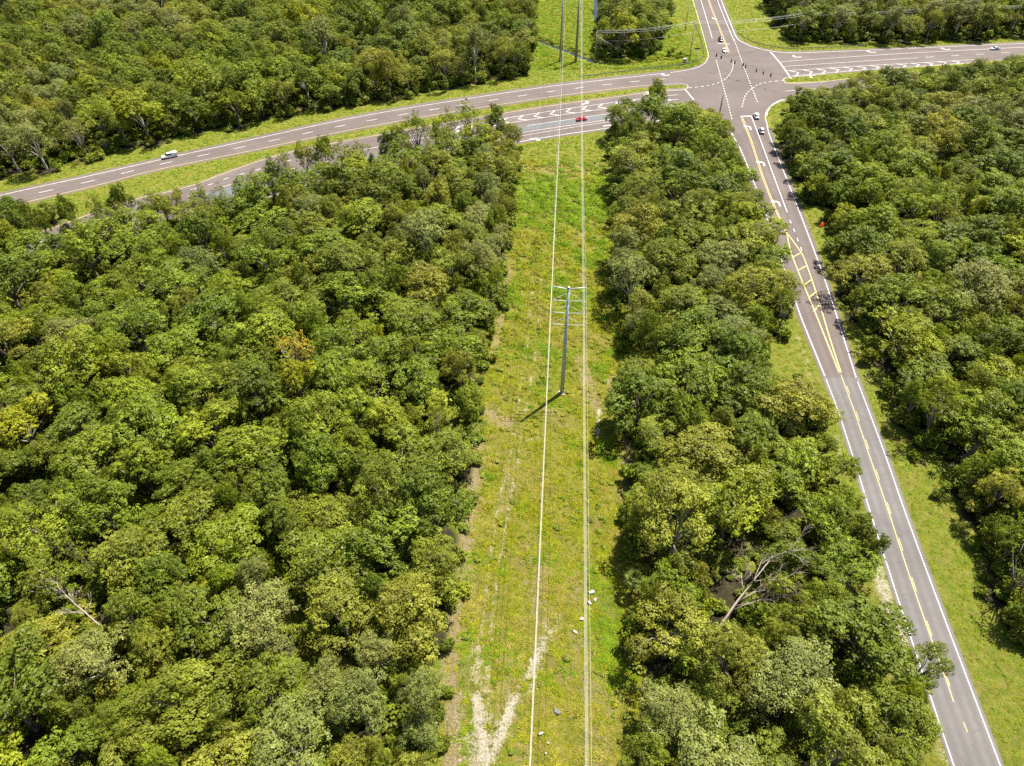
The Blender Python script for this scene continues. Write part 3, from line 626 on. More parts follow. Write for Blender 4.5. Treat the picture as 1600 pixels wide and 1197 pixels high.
me.loops.add(4 * nq); me.loops.foreach_set('vertex_index', quads.ravel()); me.polygons.add(nq); me.polygons.foreach_set('loop_start', np.arange(0, 4 * nq, 4, dtype=np.int32))
me.polygons.foreach_set('use_smooth', np.ones(nq, bool))
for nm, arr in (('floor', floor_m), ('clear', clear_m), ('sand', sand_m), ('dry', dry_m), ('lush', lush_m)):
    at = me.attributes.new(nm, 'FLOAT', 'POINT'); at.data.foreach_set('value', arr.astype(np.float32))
me.update(calc_edges=True)
gm, n, l, b = new_mat('ground_cover')
geo = n.new('ShaderNodeNewGeometry'); pos = geo.outputs['Position']
def attr(nm):
    a_ = n.new('ShaderNodeAttribute'); a_.attribute_name = nm; return a_.outputs['Fac']
n1 = noise(n, l, pos, .10, 5, .6); n2 = noise(n, l, pos, .55, 6, .65); n3 = noise(n, l, pos, 2.6, 6, .75); n4 = noise(n, l, pos, 9.0, 3, .7)
mix0 = math_node(n, l, 'ADD', math_node(n, l, 'MULTIPLY', n2, .5), math_node(n, l, 'MULTIPLY', n3, .5))
mixn = math_node(n, l, 'ADD', math_node(n, l, 'MULTIPLY', math_node(n, l, 'SUBTRACT', mix0, .5), 1.9), .5)
mowA = ramp(n, l, mixn, [(.25, (0.074, 0.100, 0.012)), (.42, (0.119, 0.151, 0.016)), (.58, (0.166, 0.187, 0.024)), (.78, (0.245, 0.226, 0.052))])
mowB = ramp(n, l, mixn, [(.25, (0.084, 0.096, 0.016)), (.42, (0.145, 0.148, 0.026)), (.58, (0.199, 0.184, 0.040)), (.78, (0.268, 0.226, 0.075))])
n0 = noise(n, l, pos, .22, 5, .62)
mow = mixc(n, l, ramp(n, l, n0, [(.42, (0, 0, 0)), (.62, (1, 1, 1))]), mowA, mowB)
wild = ramp(n, l, mixn, [(.20, (0.044, 0.057, 0.009)), (.36, (0.095, 0.110, 0.012)), (.50, (0.159, 0.163, 0.018)), (.64, (0.220, 0.193, 0.034)), (.82, (0.293, 0.230, 0.085))])
col = mixc(n, l, attr('clear'), mow, wild)
lushc = ramp(n, l, mixn, [(.3, (0.060, 0.102, 0.012)), (.5, (0.110, 0.162, 0.016)), (.72, (0.162, 0.198, 0.024))])
def edge(m_, k=.55, lo=.42, hi=.62):     # break a mask's edge up with noise
    s = math_node(n, l, 'ADD', m_, math_node(n, l, 'MULTIPLY', math_node(n, l, 'SUBTRACT', mixn, .5), k * 1.7))
    mr = n.new('ShaderNodeMapRange'); mr.inputs[1].default_value = lo; mr.inputs[2].default_value = hi; l.new(s, mr.inputs[0]); return mr.outputs[0]
col = mixc(n, l, edge(attr('lush'), .5, .3, 1.0), col, lushc)
patch = math_node(n, l, 'MULTIPLY', math_node(n, l, 'MULTIPLY', edge(n1, .45, .48, .66), attr('clear')), .75)
dryc = ramp(n, l, n3, [(.3, (.12, .092, .045)), (.5, (.24, .185, .105)), (.7, (.34, .275, .17))])
col = mixc(n, l, patch, col, ramp(n, l, n3, [(.3, (.10, .092, .020)), (.55, (.18, .150, .042)), (.7, (.24, .19, .09))]))
col = mixc(n, l, edge(attr('dry'), .6, .36, .95), col, dryc)
sandc = ramp(n, l, n3, [(.3, (.22, .18, .10)), (.5, (.40, .35, .26)), (.7, (.50, .46, .38))])
col = mixc(n, l, edge(attr('sand'), .95, .40, .95), col, sandc)
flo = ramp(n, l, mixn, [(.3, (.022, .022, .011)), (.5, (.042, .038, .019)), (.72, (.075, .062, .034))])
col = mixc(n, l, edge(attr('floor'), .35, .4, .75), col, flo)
l.new(col, b.inputs['Base Color']); b.inputs['Roughness'].default_value = .95; b.inputs['Specular IOR Level'].default_value = .1
bp = n.new('ShaderNodeBump'); bp.inputs['Strength'].default_value = 1.0; bp.inputs['Distance'].default_value = .7
l.new(math_node(n, l, 'ADD', n3, math_node(n, l, 'MULTIPLY', n4, .4)), bp.inputs['Height']); l.new(bp.outputs[0], b.inputs['Normal'])
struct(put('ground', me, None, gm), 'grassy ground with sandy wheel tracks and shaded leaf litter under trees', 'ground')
wm, n, l, b = new_mat('ditch_water')
b.inputs['Base Color'].default_value = (.014, .015, .010, 1); b.inputs['Roughness'].default_value = .12; b.inputs['Specular IOR Level'].default_value = .35
geo = n.new('ShaderNodeNewGeometry'); bp = n.new('ShaderNodeBump'); bp.inputs['Strength'].default_value = .12; l.new(noise(n, l, geo.outputs['Position'], 1.5, 3), bp.inputs['Height']); l.new(bp.outputs[0], b.inputs['Normal'])
struct(ribbon('water', resample(sp(DITCH[:6]), 2), 3.4, -.95, wm, None), 'dark narrow ditch water between weedy banks beyond the highway', 'ditch')
struct(ribbon('water', resample(sp(DITCH2), 2), 2.6, -.9, wm, None), 'pale glinting water channel beside the dark tree clump', 'ditch')

# ------------------------------------------------------------------ trees: the largest as objects, the rest as one wood
WOODNAME = {'W_LEFT': 'in the large wood beside the wheel tracks', 'W_NW': 'in the wood beyond the white pickup', 'W_N': 'in the clump beside the water channel', 'W_NE': 'in the wood behind the guardrail',
            'W_EAST': 'in the wood behind the red sign', 'W_STRIP': 'in the strip between clearing and two-lane road'}
LOOK = {'olive': 'olive domed tree', 'green': 'fresh green tree', 'grey': 'grey-green tree', 'yellow': 'yellow-green tree', 'dark': 'dark green tree', 'sparse': 'open-crowned tree', 'orange': 'orange-leaved tree'}
LANDMARK = [('the orange-leaved tree', P(452, 552)), ('the tall palm', P(430, 768)), ('the bleached branches', P(130, 945)), ('the steel pole', P(878, 614)), ('the white pickup', P(265, 244)), ('the red sign', P(1281, 361)), ('the leaning dead tree', P(1150, 930)), ('the silvery palm', P(991, 905)), ('the silver car', P(1555, 75)), ('the white slabs', P(925, 930)), ('the red car', P(909, 186)), ('the asphalt joint', P(1310, 590)), ('the sandy fork', P(765, 1140)), ('the queueing cars', P(1186, 192)), ('the sandy road verge', P(1385, 940))]
SHORT = {'W_LEFT': ' in the large wood', 'W_NW': ' across the highway', 'W_N': ' in the clump', 'W_NE': ' behind the guardrail', 'W_EAST': ' in the red-sign wood', 'W_STRIP': ' in the roadside strip'}
def tree_label(t):
    size = 'broad ' if t['R'] > 5.2 else 'slender ' if t['R'] < 3.3 else ''
    tall = 'tall ' if t['h'] > 15.5 else 'low ' if t['h'] < 11.5 else ''
    p1_, p2_ = np.array([t['x']]), np.array([t['y']])
    at_clear = dist_line(cp + [cp[0]], p1_, p2_)[0] < 5.5; at_road = any(dist_line([tuple(q) for q in p] + [tuple(p[0])], p1_, p2_)[0] < 9 for p in road_lines)
    place = {'W_STRIP': 'of the roadside strip', 'W_LEFT': 'of the large wood'}.get(t['wood'], WOODNAME[t['wood']].replace('in the', 'of the'))
    lm = min(LANDMARK, key=lambda q: math.hypot(q[1].x - t['x'], q[1].y - t['y'])); dl = math.hypot(lm[1].x - t['x'], lm[1].y - t['y'])
    near = ' close to ' if dl < 14 else ' near ' if dl < 30 else ' some way from '
    if t['special'] or not (at_clear or at_road): return size + tall + LOOK[t['key']] + SHORT[t['wood']] + near + lm[0]
    if at_clear and t['wood'] in ('W_STRIP', 'W_LEFT'): return size + tall + LOOK[t['key']] + ' at the clearing edge ' + place
    if at_road: return size + tall + LOOK[t['key']] + ' at the roadside ' + place
    return size + tall + LOOK[t['key']] + ' ' + WOODNAME[t['wood']]
for t in trees:
    d = math.sqrt(t['x'] ** 2 + t['y'] ** 2 + (CAM_H - t['h']) ** 2)
    u, v = pix(t['x'], t['y'], t['h'] * .7)
    vis = (-20 < u < 1620) and (-15 < v < 1215)
    t['score'] = (t['R'] / d if vis else 0) + (1 if t['special'] else 0)
order = sorted(range(len(trees)), key=lambda i: -trees[i]['score'])
chosen = set(order[:300])
g = random.Random(3); mass = []
for i, t in enumerate(trees):
    vi = g.randrange(len(PROTO[t['key']])); rz = g.uniform(0, 6.283); sx = t['R'] / 5.0; sz = t['h'] / 14.0
    if i in chosen:
        cm, tm, _ = PROTO[t['key']][vi]
        e = empty('broadleaf_tree', (t['x'], t['y'], 0), rz); asp = g.uniform(.80, 1.22); e.scale = (sx * asp, sx / asp, sz); e.rotation_euler = (g.uniform(-.10, .10), g.uniform(-.10, .10), rz)
        tag(e, tree_label(t), 'tree', 'trees ' + WOODNAME[t['wood']])
        for nm, dat in (('trunk', tm), ('crown', cm)):
            o = bpy.data.objects.new(nm, dat); C.objects.link(o); o.parent = e
    else:
        asp = g.uniform(.80, 1.22); mass.append((t['x'], t['y'], 0, rz, sx * asp, sz, t['key'], vi, sx / asp, g.uniform(-.1, .1), g.uniform(-.1, .1)))
def scatter(name, pts, rots, scl, var, sources, label, cat):
    me = bpy.data.meshes.new(name); n = len(pts); me.vertices.add(n); me.vertices.foreach_set('co', np.asarray(pts, np.float32).ravel())
    a_ = me.attributes.new('rot', 'FLOAT_VECTOR', 'POINT'); a_.data.foreach_set('vector', np.asarray(rots, np.float32).ravel())
    a_ = me.attributes.new('scl', 'FLOAT_VECTOR', 'POINT'); a_.data.foreach_set('vector', np.asarray(scl, np.float32).ravel())
    a_ = me.attributes.new('variant', 'INT', 'POINT'); a_.data.foreach_set('value', np.asarray(var, np.int32))
    o = put(name, me); tag(o, label, cat, kind='stuff')
    ng = bpy.data.node_groups.new(name, 'GeometryNodeTree')
    ng.interface.new_socket('Geometry', in_out='INPUT', socket_type='NodeSocketGeometry'); ng.interface.new_socket('Geometry', in_out='OUTPUT', socket_type='NodeSocketGeometry')
    N, K = ng.nodes, ng.links
    gi, go = N.new('NodeGroupInput'), N.new('NodeGroupOutput')
    iop = N.new('GeometryNodeInstanceOnPoints'); jn = N.new('GeometryNodeJoinGeometry')
    for s in reversed(sources):
        src = bpy.data.objects.new('source', s)
        oi = N.new('GeometryNodeObjectInfo'); oi.inputs['Object'].default_value = src; oi.inputs['As Instance'].default_value = False
        g2 = N.new('GeometryNodeGeometryToInstance'); K.new(oi.outputs['Geometry'], g2.inputs[0]); K.new(g2.outputs[0], jn.inputs[0])
    def na(nm, dt):
        q = N.new('GeometryNodeInputNamedAttribute'); q.data_type = dt; q.inputs['Name'].default_value = nm; return q.outputs[0]
    K.new(gi.outputs[0], iop.inputs['Points']); K.new(jn.outputs[0], iop.inputs['Instance'])
    iop.inputs['Pick Instance'].default_value = True
    K.new(na('variant', 'INT'), iop.inputs['Instance Index']); K.new(na('rot', 'FLOAT_VECTOR'), iop.inputs['Rotation']); K.new(na('scl', 'FLOAT_VECTOR'), iop.inputs['Scale'])
    K.new(iop.outputs[0], go.inputs[0])
    md = o.modifiers.new('scatter', 'NODES'); md.node_group = ng
    return o
keys = [(k, i) for k in PROTO for i in range(len(PROTO[k]))]
kidx = {k: i for i, k in enumerate(keys)}
scatter('woodland', [m[:3] for m in mass], [(m[9], m[10], m[3]) for m in mass], [(m[4], m[8], m[5]) for m in mass], [kidx[(m[6], m[7])] for m in mass], [PROTO[k][i][2] for k, i in keys],
        'mass of green broadleaf woodland around the roads and beyond the highway', 'woodland')
# undergrowth
def bush_mesh(seed, leafkey, R=1.5, n=420, leaf=.34):
    g_ = np.random.default_rng(seed); P_, N_, S_, T_ = [], [], [], []
    for k in range(9):
        a_ = g_.random() * 6.283; r = R * .62 * math.sqrt(g_.random()); c = np.array([r * math.cos(a_), r * math.sin(a_), R * g_.uniform(.35, .95)]); rc = R * g_.uniform(.34, .5); lt = g_.uniform(.85, 1.15)
        m = n // 9; v = g_.normal(size=(m, 3)); v[:, 2] = np.abs(v[:, 2]) * 1.0 - .2; v /= np.linalg.norm(v, axis=1, keepdims=True)
        P_.append(c + v * (rc * g_.uniform(.5, 1.08, m))[:, None]); N_.append(v * .7 + np.array([0, 0, .35]) + g_.normal(size=(m, 3)) * .45); S_.append(leaf * g_.uniform(.7, 1.3, m)); T_.append(lt * g_.uniform(.78, 1.25, m))
    return leaves_mesh('foliage', np.concatenate(P_), np.concatenate(N_), np.concatenate(S_), np.concatenate(T_), LEAF[leafkey])
BUSH = [bush_mesh(200 + i, ['green', 'olive', 'dark', 'green', 'olive'][i]) for i in range(5)]
up_, ur, us, uv = [], [], [], []
for t in trees:
    for k in range(5):
        a_ = g.uniform(0, 6.283); r = t['R'] * g.uniform(.1, 1.0)
        x, y = t['x'] + r * math.cos(a_), t['y'] + r * math.sin(a_)
        s = g.uniform(.6, 2.0); up_.append((x, y, 0)); ur.append((0, 0, g.uniform(0, 6.283))); us.append((s, s, s * g.uniform(.8, 1.5))); uv.append(g.randrange(5))
for wd, poly in woods.items():             # hollows of the canopy too
    pg = np.array([P(x, y)[:2] for x, y in poly]); lo_, hi_ = np.maximum(pg.min(0), (-300, 20)), np.minimum(pg.max(0), (340, 520))
    n = int((hi_[0] - lo_[0]) * (hi_[1] - lo_[1]) / 9); X, Y = rng.uniform(lo_[0], hi_[0], n), rng.uniform(lo_[1], hi_[1], n)
    u, v = pix(X, Y, 0 * X + 1.0); u2, v2 = pix(X, Y, 0 * X + 6.0); ok = inside(poly, u, v) & inside(poly, u2, v2) & (u > -60) & (u < 1660) & (v < 1260)
    for x, y in zip(X[ok], Y[ok]):
        s = g.uniform(.5, 1.5); up_.append((x, y, 0)); ur.append((0, 0, g.uniform(0, 6.283))); us.append((s * 1.2, s * 1.2, s * g.uniform(.6, 1.2))); uv.append(g.randrange(5))
ua = np.array(up_); keep = ~on_road(ua[:, 0], ua[:, 1], 2.5)
pk = [i for i in range(len(up_)) if keep[i]]
scatter('undergrowth', [up_[i] for i in pk], [ur[i] for i in pk], [us[i] for i in pk], [uv[i] for i in pk], BUSH, 'tangled green undergrowth beneath and along the edge of the trees', 'undergrowth')
# shrubs one can pick out along the edges
SHRUB = [(988, 640, 2.6), (975, 655, 1.8), (978, 735, 1.5), (1000, 690, 2.0), (990, 960, 2.0), (985, 860, 1.6), (975, 800, 1.5), (990, 560, 1.6), (968, 480, 1.5), (962, 400, 1.4), (790, 480, 1.5), (770, 560, 1.5), (752, 640, 1.6), (745, 720, 1.5), (735, 780, 1.8), (720, 870, 1.6), (712, 910, 1.4), (700, 1010, 1.6), (698, 1080, 1.5), (690, 1160, 1.6), (1052, 78, 1.8), (1062, 84, 1.6), (1046, 84, 1.4), (1428, 712, 1.6), (1462, 770, 1.5), (1520, 850, 1.6), (1372, 556, 1.4), (1245, 590, 1.4), (1290, 650, 1.5), (1420, 1080, 1.5), (1395, 1010, 1.3)]
for i, (x, y, R) in enumerate(SHRUB):
    q = P(x, y, R * .6); e = empty('shrub', (q.x, q.y, 0), g.uniform(0, 6.28)); s = R / 1.5; e.scale = (s, s, s * g.uniform(.9, 1.3))
    where = 'by the wooden pole and guardrail' if 1040 < x < 1070 and y < 100 else 'on the verge of the two-lane road' if x > 1100 else 'at the tree strip edge of the clearing' if x > 900 else 'at the deep wood edge of the clearing'
    tag(e, 'low rounded green shrub ' + where, 'shrub', 'shrubs ' + where)
    o = bpy.data.objects.new('foliage', BUSH[i % 5]); C.objects.link(o); o.parent = e
    tube('stem', [(0, 0, -.1), (.05, .02, .4), (.1, -.05, .9)], [.07, .06, .03], BARK, e, 5)
# grass and weeds
def tuft_mesh(seed, mat, n, h, spread, wdt):
    g_ = np.random.default_rng(seed); v, f, tn = [], [], []
    for k in range(n):
        a_ = g_.random() * 6.283; r = spread * math.sqrt(g_.random()); x, y = r * math.cos(a_), r * math.sin(a_); d = g_.random() * 6.283; ln = h * g_.uniform(.5, 1.2); lean = ln * g_.uniform(.9, 1.8)
        px_, py_ = -math.sin(d) * wdt / 2, math.cos(d) * wdt / 2; i0 = len(v)
        v += [(x - px_, y - py_, 0), (x + px_, y + py_, 0), (x + px_ * .8 + math.cos(d) * lean * .5, y + py_ * .8 + math.sin(d) * lean * .5, ln * .62), (x + math.cos(d) * lean, y + math.sin(d) * lean, ln * .75)]
        f.append((i0, i0 + 1, i0 + 2, i0 + 3)); tn += [g_.uniform(.7, 1.3)] * 4
    me = pydata('tuft', v, f); at = me.attributes.new('tone', 'FLOAT', 'POINT'); at.data.foreach_set('value', np.array(tn, np.float32)); me.materials.append(mat); return me
TUFT = [tuft_mesh(300 + i, GRASS[[0, 0, 2, 1, 0, 2][i]], 16, [.22, .28, .26, .22, .2, .3][i], .36, .13) for i in range(6)]
N_ = 190000
X = rng.uniform(-20, 62, N_); Y = rng.uniform(25, 340, N_)
wgt = rng.random(N_) < np.clip(110 / np.maximum(Y, 60), .25, 1)
m_ = inside(cp, X, Y) & wgt
def sample(arr, X, Y):
    i = np.clip(np.searchsorted(gx, X), 0, nx - 1); j = np.clip(np.searchsorted(gy, Y), 0, ny - 1); return arr[j * nx + i]
sd, fl, dr, lu = sample(sand_m, X, Y), sample(floor_m, X, Y), sample(dry_m, X, Y), sample(lush_m, X, Y)
m_ &= (rng.random(N_) > sd * 1.6) & (rng.random(N_) > dr * .95) & ((np.sin(X * .9 + 2 * np.sin(Y * .31)) + np.sin(Y * .7 + X * .4) + rng.normal(0, .9, N_)) > -.5)
X, Y, dr, lu = X[m_], Y[m_], dr[m_], lu[m_]; n_ = len(X)
pn = np.clip((Y - 200) / 60, 0, 1) * .22 - np.clip((125 - Y) / 60, 0, 1) * .07 + .5 * vnoise(X, Y, 7, 1) + .3 * vnoise(X, Y, 2.5, 2) + .2 * rng.random(n_)
var = np.where(pn > .63, rng.choice([2, 5], n_), np.where(pn < .38, rng.choice([3, 0, 4], n_, p=[.6, .2, .2]), rng.choice([0, 1, 4], n_)))
var = np.where(rng.random(n_) < dr * .7, 3, var); var = np.where(rng.random(n_) < lu * .8, rng.choice([2, 5], n_), var)
s = rng.uniform(.55, 1.25, n_) * (.55 + 1.1 * vnoise(X, Y, 2.2, 5)) * np.clip(Y / 120, 1, 1.9)
z = sample(gz, X, Y)
GP = [(np.stack([X, Y, z], 1), s, var)]
VX = rng.uniform(-220, 260, 260000); VY = rng.uniform(25, 460, 260000)
vu, vv_ = pix(VX, VY, 0 * VX); vm_ = (vu > -30) & (vu < 1630) & (vv_ > -30) & (vv_ < 1230) & (sample(floor_m, VX, VY) < .35) & (sample(clear_m, VX, VY) < .4) & (rng.random(260000) > sample(sand_m, VX, VY) * 1.5)
VX, VY = VX[vm_], VY[vm_]; vm_ = ~on_road(VX, VY, .7) & (dist_line([(q.x, q.y) for q in sp(DITCH[:6])], VX, VY) > 2.6) & (dist_line([(q.x, q.y) for q in sp(DITCH2)], VX, VY) > 2.0); VX, VY = VX[vm_], VY[vm_]; k_ = len(VX)
tall = (pix(VX, VY, 0 * VX)[1] < 108) & (VX > 0) & (VX < 90) & (rng.random(k_) < .8)
VS = np.where(tall, rng.uniform(1.6, 3.2, k_), rng.uniform(.5, 1.0, k_) * np.clip(VY / 170, 1, 1.5)); VV = rng.choice([0, 4, 2, 5, 3], k_, p=[.32, .22, .3, .13, .03])
GP.append((np.stack([VX, VY, sample(gz, VX, VY)], 1), VS, VV))
Gpos = np.concatenate([q[0] for q in GP]); Gs = np.concatenate([q[1] for q in GP]); Gv = np.concatenate([q[2] for q in GP]); n_ = len(Gs)
scatter('grass', Gpos, np.stack([0 * Gs, 0 * Gs, rng.uniform(0, 6.28, n_)], 1), np.stack([Gs, Gs, Gs * rng.uniform(.6, 1.1, n_)], 1), Gv, TUFT, 'yellow-green weeds and grass covering the clearing and the road verges', 'grass')
wn_ = 2600; WX = rng.uniform(-16, 50, wn_); WY = rng.uniform(30, 300, wn_)
wk = inside(cp, WX, WY) & (sample(sand_m, WX, WY) < .2) & (sample(dry_m, WX, WY) < .5) & (vnoise(WX, WY, 6, 9) + .5 * vnoise(WX, WY, 20, 10) > .78)
WX, WY = WX[wk], WY[wk]; k_ = len(WX); ws = rng.uniform(.18, .5, k_)
scatter('weeds', np.stack([WX, WY, sample(gz, WX, WY) - .05], 1), np.stack([0 * WX, 0 * WX, rng.uniform(0, 6.28, k_)], 1), np.stack([ws * 1.3, ws * 1.3, ws * .7], 1), rng.integers(0, 3, k_), [bush_mesh(400 + i, ['green', 'yellow', 'olive'][i], leaf=.5, n=220) for i in range(3)], 'low leafy weed clumps scattered through the power line clearing', 'weeds')
print('tufts', n_, k_)
# ------------------------------------------------------------------ power line
DIRC = Vector((math.sin(R_(3.85)), math.cos(R_(3.85)), 0)); PERP = Vector((DIRC.y, -DIRC.x, 0))
def height_over(base, ytop):             # height of a post standing at base whose top is seen at photo row ytop
    a_ = PITCH + math.atan((ytop - 598.5) / FPX); return CAM_H - base.y * math.tan(a_)
pb = P(878, 614); PH = height_over(pb, 449)
def steel_pole(base, Hh, label):
    e = empty('transmission_pole', base, -R_(3.85))
    tag(e, label, 'power pole')
    tube('shaft', [(0, 0, -.3), (0, 0, Hh * .5), (0, 0, Hh)], [.55, .42, .27], STEEL, e, 12)
    tube('foundation', [(0, 0, -.3), (0, 0, .25)], [.95, .9], CONC, e, 16)
    tube('cap', [(0, 0, Hh), (0, 0, Hh + .12)], [.34, .2], STEEL, e, 12)
    for s in (-1, 1):
        arm = tube('shield_wire_arm', [(s * .2, 0, Hh - .5), (s * 1.8, 0, Hh - .15), (s * 3.7, 0, Hh + .15)], [.14, .11, .07], STEEL, e, 8)
        for k, z in enumerate((Hh - 3.5, Hh - 6.8, Hh - 10.1)):
            post = []
            L0 = 3.6 + .08 * k
            bm = bmesh.new(); tube_bm(bm, [(s * .3, 0, z - .15), (s * L0, 0, z)], [.07, .06], 7)
            for q in range(9): tube_bm(bm, [(s * (1.2 + q * .25), 0, z - .08 + q * .01), (s * (1.26 + q * .25), 0, z - .08 + q * .01)], [.14, .14], 9)
            me = bpy.data.meshes.new('insulator'); bm.to_mesh(me); bm.free(); put('line_post_insulator', me, e, plain_ins)
            tube('brace', [(s * .28, 0, z + 1.95), (s * L0, 0, z + .06)], [.035, .03], plain_ins, e, 6)
            tube('wire_clamp', [(s * L0, -.25, z - .05), (s * L0, .25, z - .05)], [.07, .07], STEEL, e, 6)
    return e
plain_ins = plain('polymer_insulator', (.40, .40, .39), .6)
steel_pole(pb, PH, 'tall grey steel power pole with braced arms standing in the clearing')
fb = [P(875.5, 96.5), P(899.5, 97.5)]; FH = 33.0
for k, q in enumerate(fb):
    e = empty('transmission_pole', q, 0); tag(e, ['weathered tall power pole by the ditch below the single bright wire', 'weathered tall power pole by the ditch beside the triple wires'][k], 'power pole')
    tube('shaft', [(0, 0, -.3), (0, 0, FH)], [.62, .38], WOODP, e, 10)
    for z in (FH - 3.5, FH - 6.8, FH - 10.1): tube('line_post_insulator', [(.3, 0, z - .1), (1.3, 0, z)], [.08, .07], plain_ins, e, 7)
for s, far in ((-1, fb[0]), (1, fb[1])):
    for k in range(4):
        drop = (-.15, 3.5, 6.8, 10.1)[k]; off_ = 3.7 if k == 0 else 3.6 + .08 * (k - 1)
        pts = []
        A0 = pb - DIRC * 232 + PERP * s * off_; A1 = pb + PERP * s * off_; A2 = far + Vector((1.3 if k else 0, 0, 0)); A3 = A2 + DIRC * 230
        for (a_, b_, ha, hb, sag) in ((A0, A1, PH - drop, PH - drop, 4.2), (A1, A2, PH - drop, FH - drop, 4.2), (A2, A3, FH - drop, FH - drop, 4.2)):
            for q in range(25):
                t_ = q / 24; w_ = a_.lerp(b_, t_); pts.append((w_.x, w_.y, ha + (hb - ha) * t_ - (sag - (.8 if k == 0 else 0)) * 4 * t_ * (1 - t_)))
        pts = [p for i, p in enumerate(pts) if i == 0 or (Vector(p) - Vector(pts[i - 1])).length > .01]
        o = tube('power_line_wire', pts, .024 if k else .016, WIREM, None, 6)
        side = 'on the wheel-track side of the steel pole' if s < 0 else 'on the tree-strip side of the steel pole'
        tag(o, ('thin bright shield wire at the arm tips ' if k == 0 else ['', 'bright conductor wire of the upper arm ', 'bright conductor wire of the middle arm ', 'bright conductor wire of the lowest arm '][k]) + side, 'power line', 'transmission wires over the clearing')

# ------------------------------------------------------------------ wooden poles and their wires
def wood_pole(bx_, by_, ytop, label, cross=True):
    base = P(bx_, by_); Hh = height_over(base, ytop)
    e = empty('utility_pole', base, 0); tag(e, label, 'utility pole', None)
    tube('shaft', [(0, 0, -.3), (0, 0, Hh)], [.24, .15], WOODP, e, 8)
    box('crossarm', (-.09, -1.3, Hh - 1.0), (.09, 1.3, Hh - .8), WOODP, e)
    for yy in (-1.2, 0, 1.2):
        z = Hh - .8 if yy else Hh
        tube('insulator', [(0, yy, z), (0, yy, z + .28)], [.09, .06], plain_ins, e, 7)
    return base, Hh
poles = [wood_pole(929, 99, 48, 'wooden utility pole with stay wires in front of the dark tree clump'), wood_pole(1076, 98, 34, 'pale wooden utility pole inside the curved guardrail by the junction'), wood_pole(1248, 64, 20.5, 'slim wooden utility pole at the wood edge behind the guardrail'), wood_pole(1486, 55, 9, 'slim wooden utility pole at the wood edge near the silver car')]
wood_pole(1070.5, 47, 7, 'slim dark utility pole on the grass beside the crossing road')
b3, h3 = poles[3]; b2, h2 = poles[2]; ext = (b3 + (b3 - b2), h3)
ext0 = (poles[0][0] + (poles[0][0] - poles[1][0]) * 1.2, poles[0][1])
chain = poles + [ext]
THIN = plain('distribution_wire', (.62, .62, .60), .5)
for yy, zz, nm in ((-1.2, -.5, 'outer'), (0, .28, 'top'), (1.2, -.5, 'inner'), (0, -4.5, 'low')):
    pts = []
    for (a_, ha), (b_, hb) in zip(chain[:-1], chain[1:]):
        for q in range(13):
            t_ = q / 12; w_ = a_.lerp(b_, t_); pts.append((w_.x, w_.y + yy, ha + (hb - ha) * t_ + zz - 1.2 * 4 * t_ * (1 - t_)))
    pts = [p for i, p in enumerate(pts) if i == 0 or (Vector(p) - Vector(pts[i - 1])).length > .01]
    tag(tube('overhead_wire', pts, .034, THIN, None, 5), nm + ' thin overhead wire strung between the wooden utility poles', 'overhead wire', 'thin wires along the highway')
for k, (x, y) in enumerate(((962, 86), (976, 86), (990, 85))):
    q = P(x, y); t_ = poles[0][0]; tag(tube('stay_wire', [(t_.x, t_.y, poles[0][1] - 1.2 - k * .8), (q.x, q.y, .1)], .03, THIN, None, 5), ['steepest', 'middle', 'longest'][k] + ' stay wire slanting down from the wooden pole by the tree clump', 'stay wire', 'stay wires of one pole')

# ------------------------------------------------------------------ traffic signals on a diagonal span wire
u1b, u1h = poles[1]
p2 = P(1273, 160); p2h = height_over(p2, 128)
e = empty('signal_pole', p2, 0); tag(e, 'grey signal pole rising from the trees beside the median nose', 'signal pole'); tube('shaft', [(0, 0, -.2), (0, 0, p2h)], [.26, .18], STEEL, e, 10); tube('cap', [(0, 0, p2h), (0, 0, p2h + .15)], [.2, .1], STEEL, e, 10)
p1 = P(1123.5, 181); p1h = height_over(p1, 147)
e = empty('signal_pole', p1, 0); tag(e, 'dark signal pole at the tree strip corner of the junction', 'signal pole'); tube('shaft', [(0, 0, -.2), (0, 0, p1h)], [.26, .18], plain('dark_steel', (.10, .095, .09), .6), e, 10); tube('cap', [(0, 0, p1h), (0, 0, p1h + .15)], [.2, .1], STEEL, e, 10)
A = Vector((u1b.x, u1b.y, 8.8)); B = Vector((p2.x, p2.y, p2h - .3))
SIGGLOW = [plain('red_lens', (.45, .02, .015), .3), plain('amber_lens', (.45, .2, .01), .3), plain('green_lens', (.01, .2, .1), .3)]
heads = [(1119, 86.5), (1126.5, 89.5), (1142, 95.5), (1148.5, 98), (1161, 101.5), (1165, 104.5), (1182, 110.5), (1193.5, 116), (1205, 121)]
wire = [A]
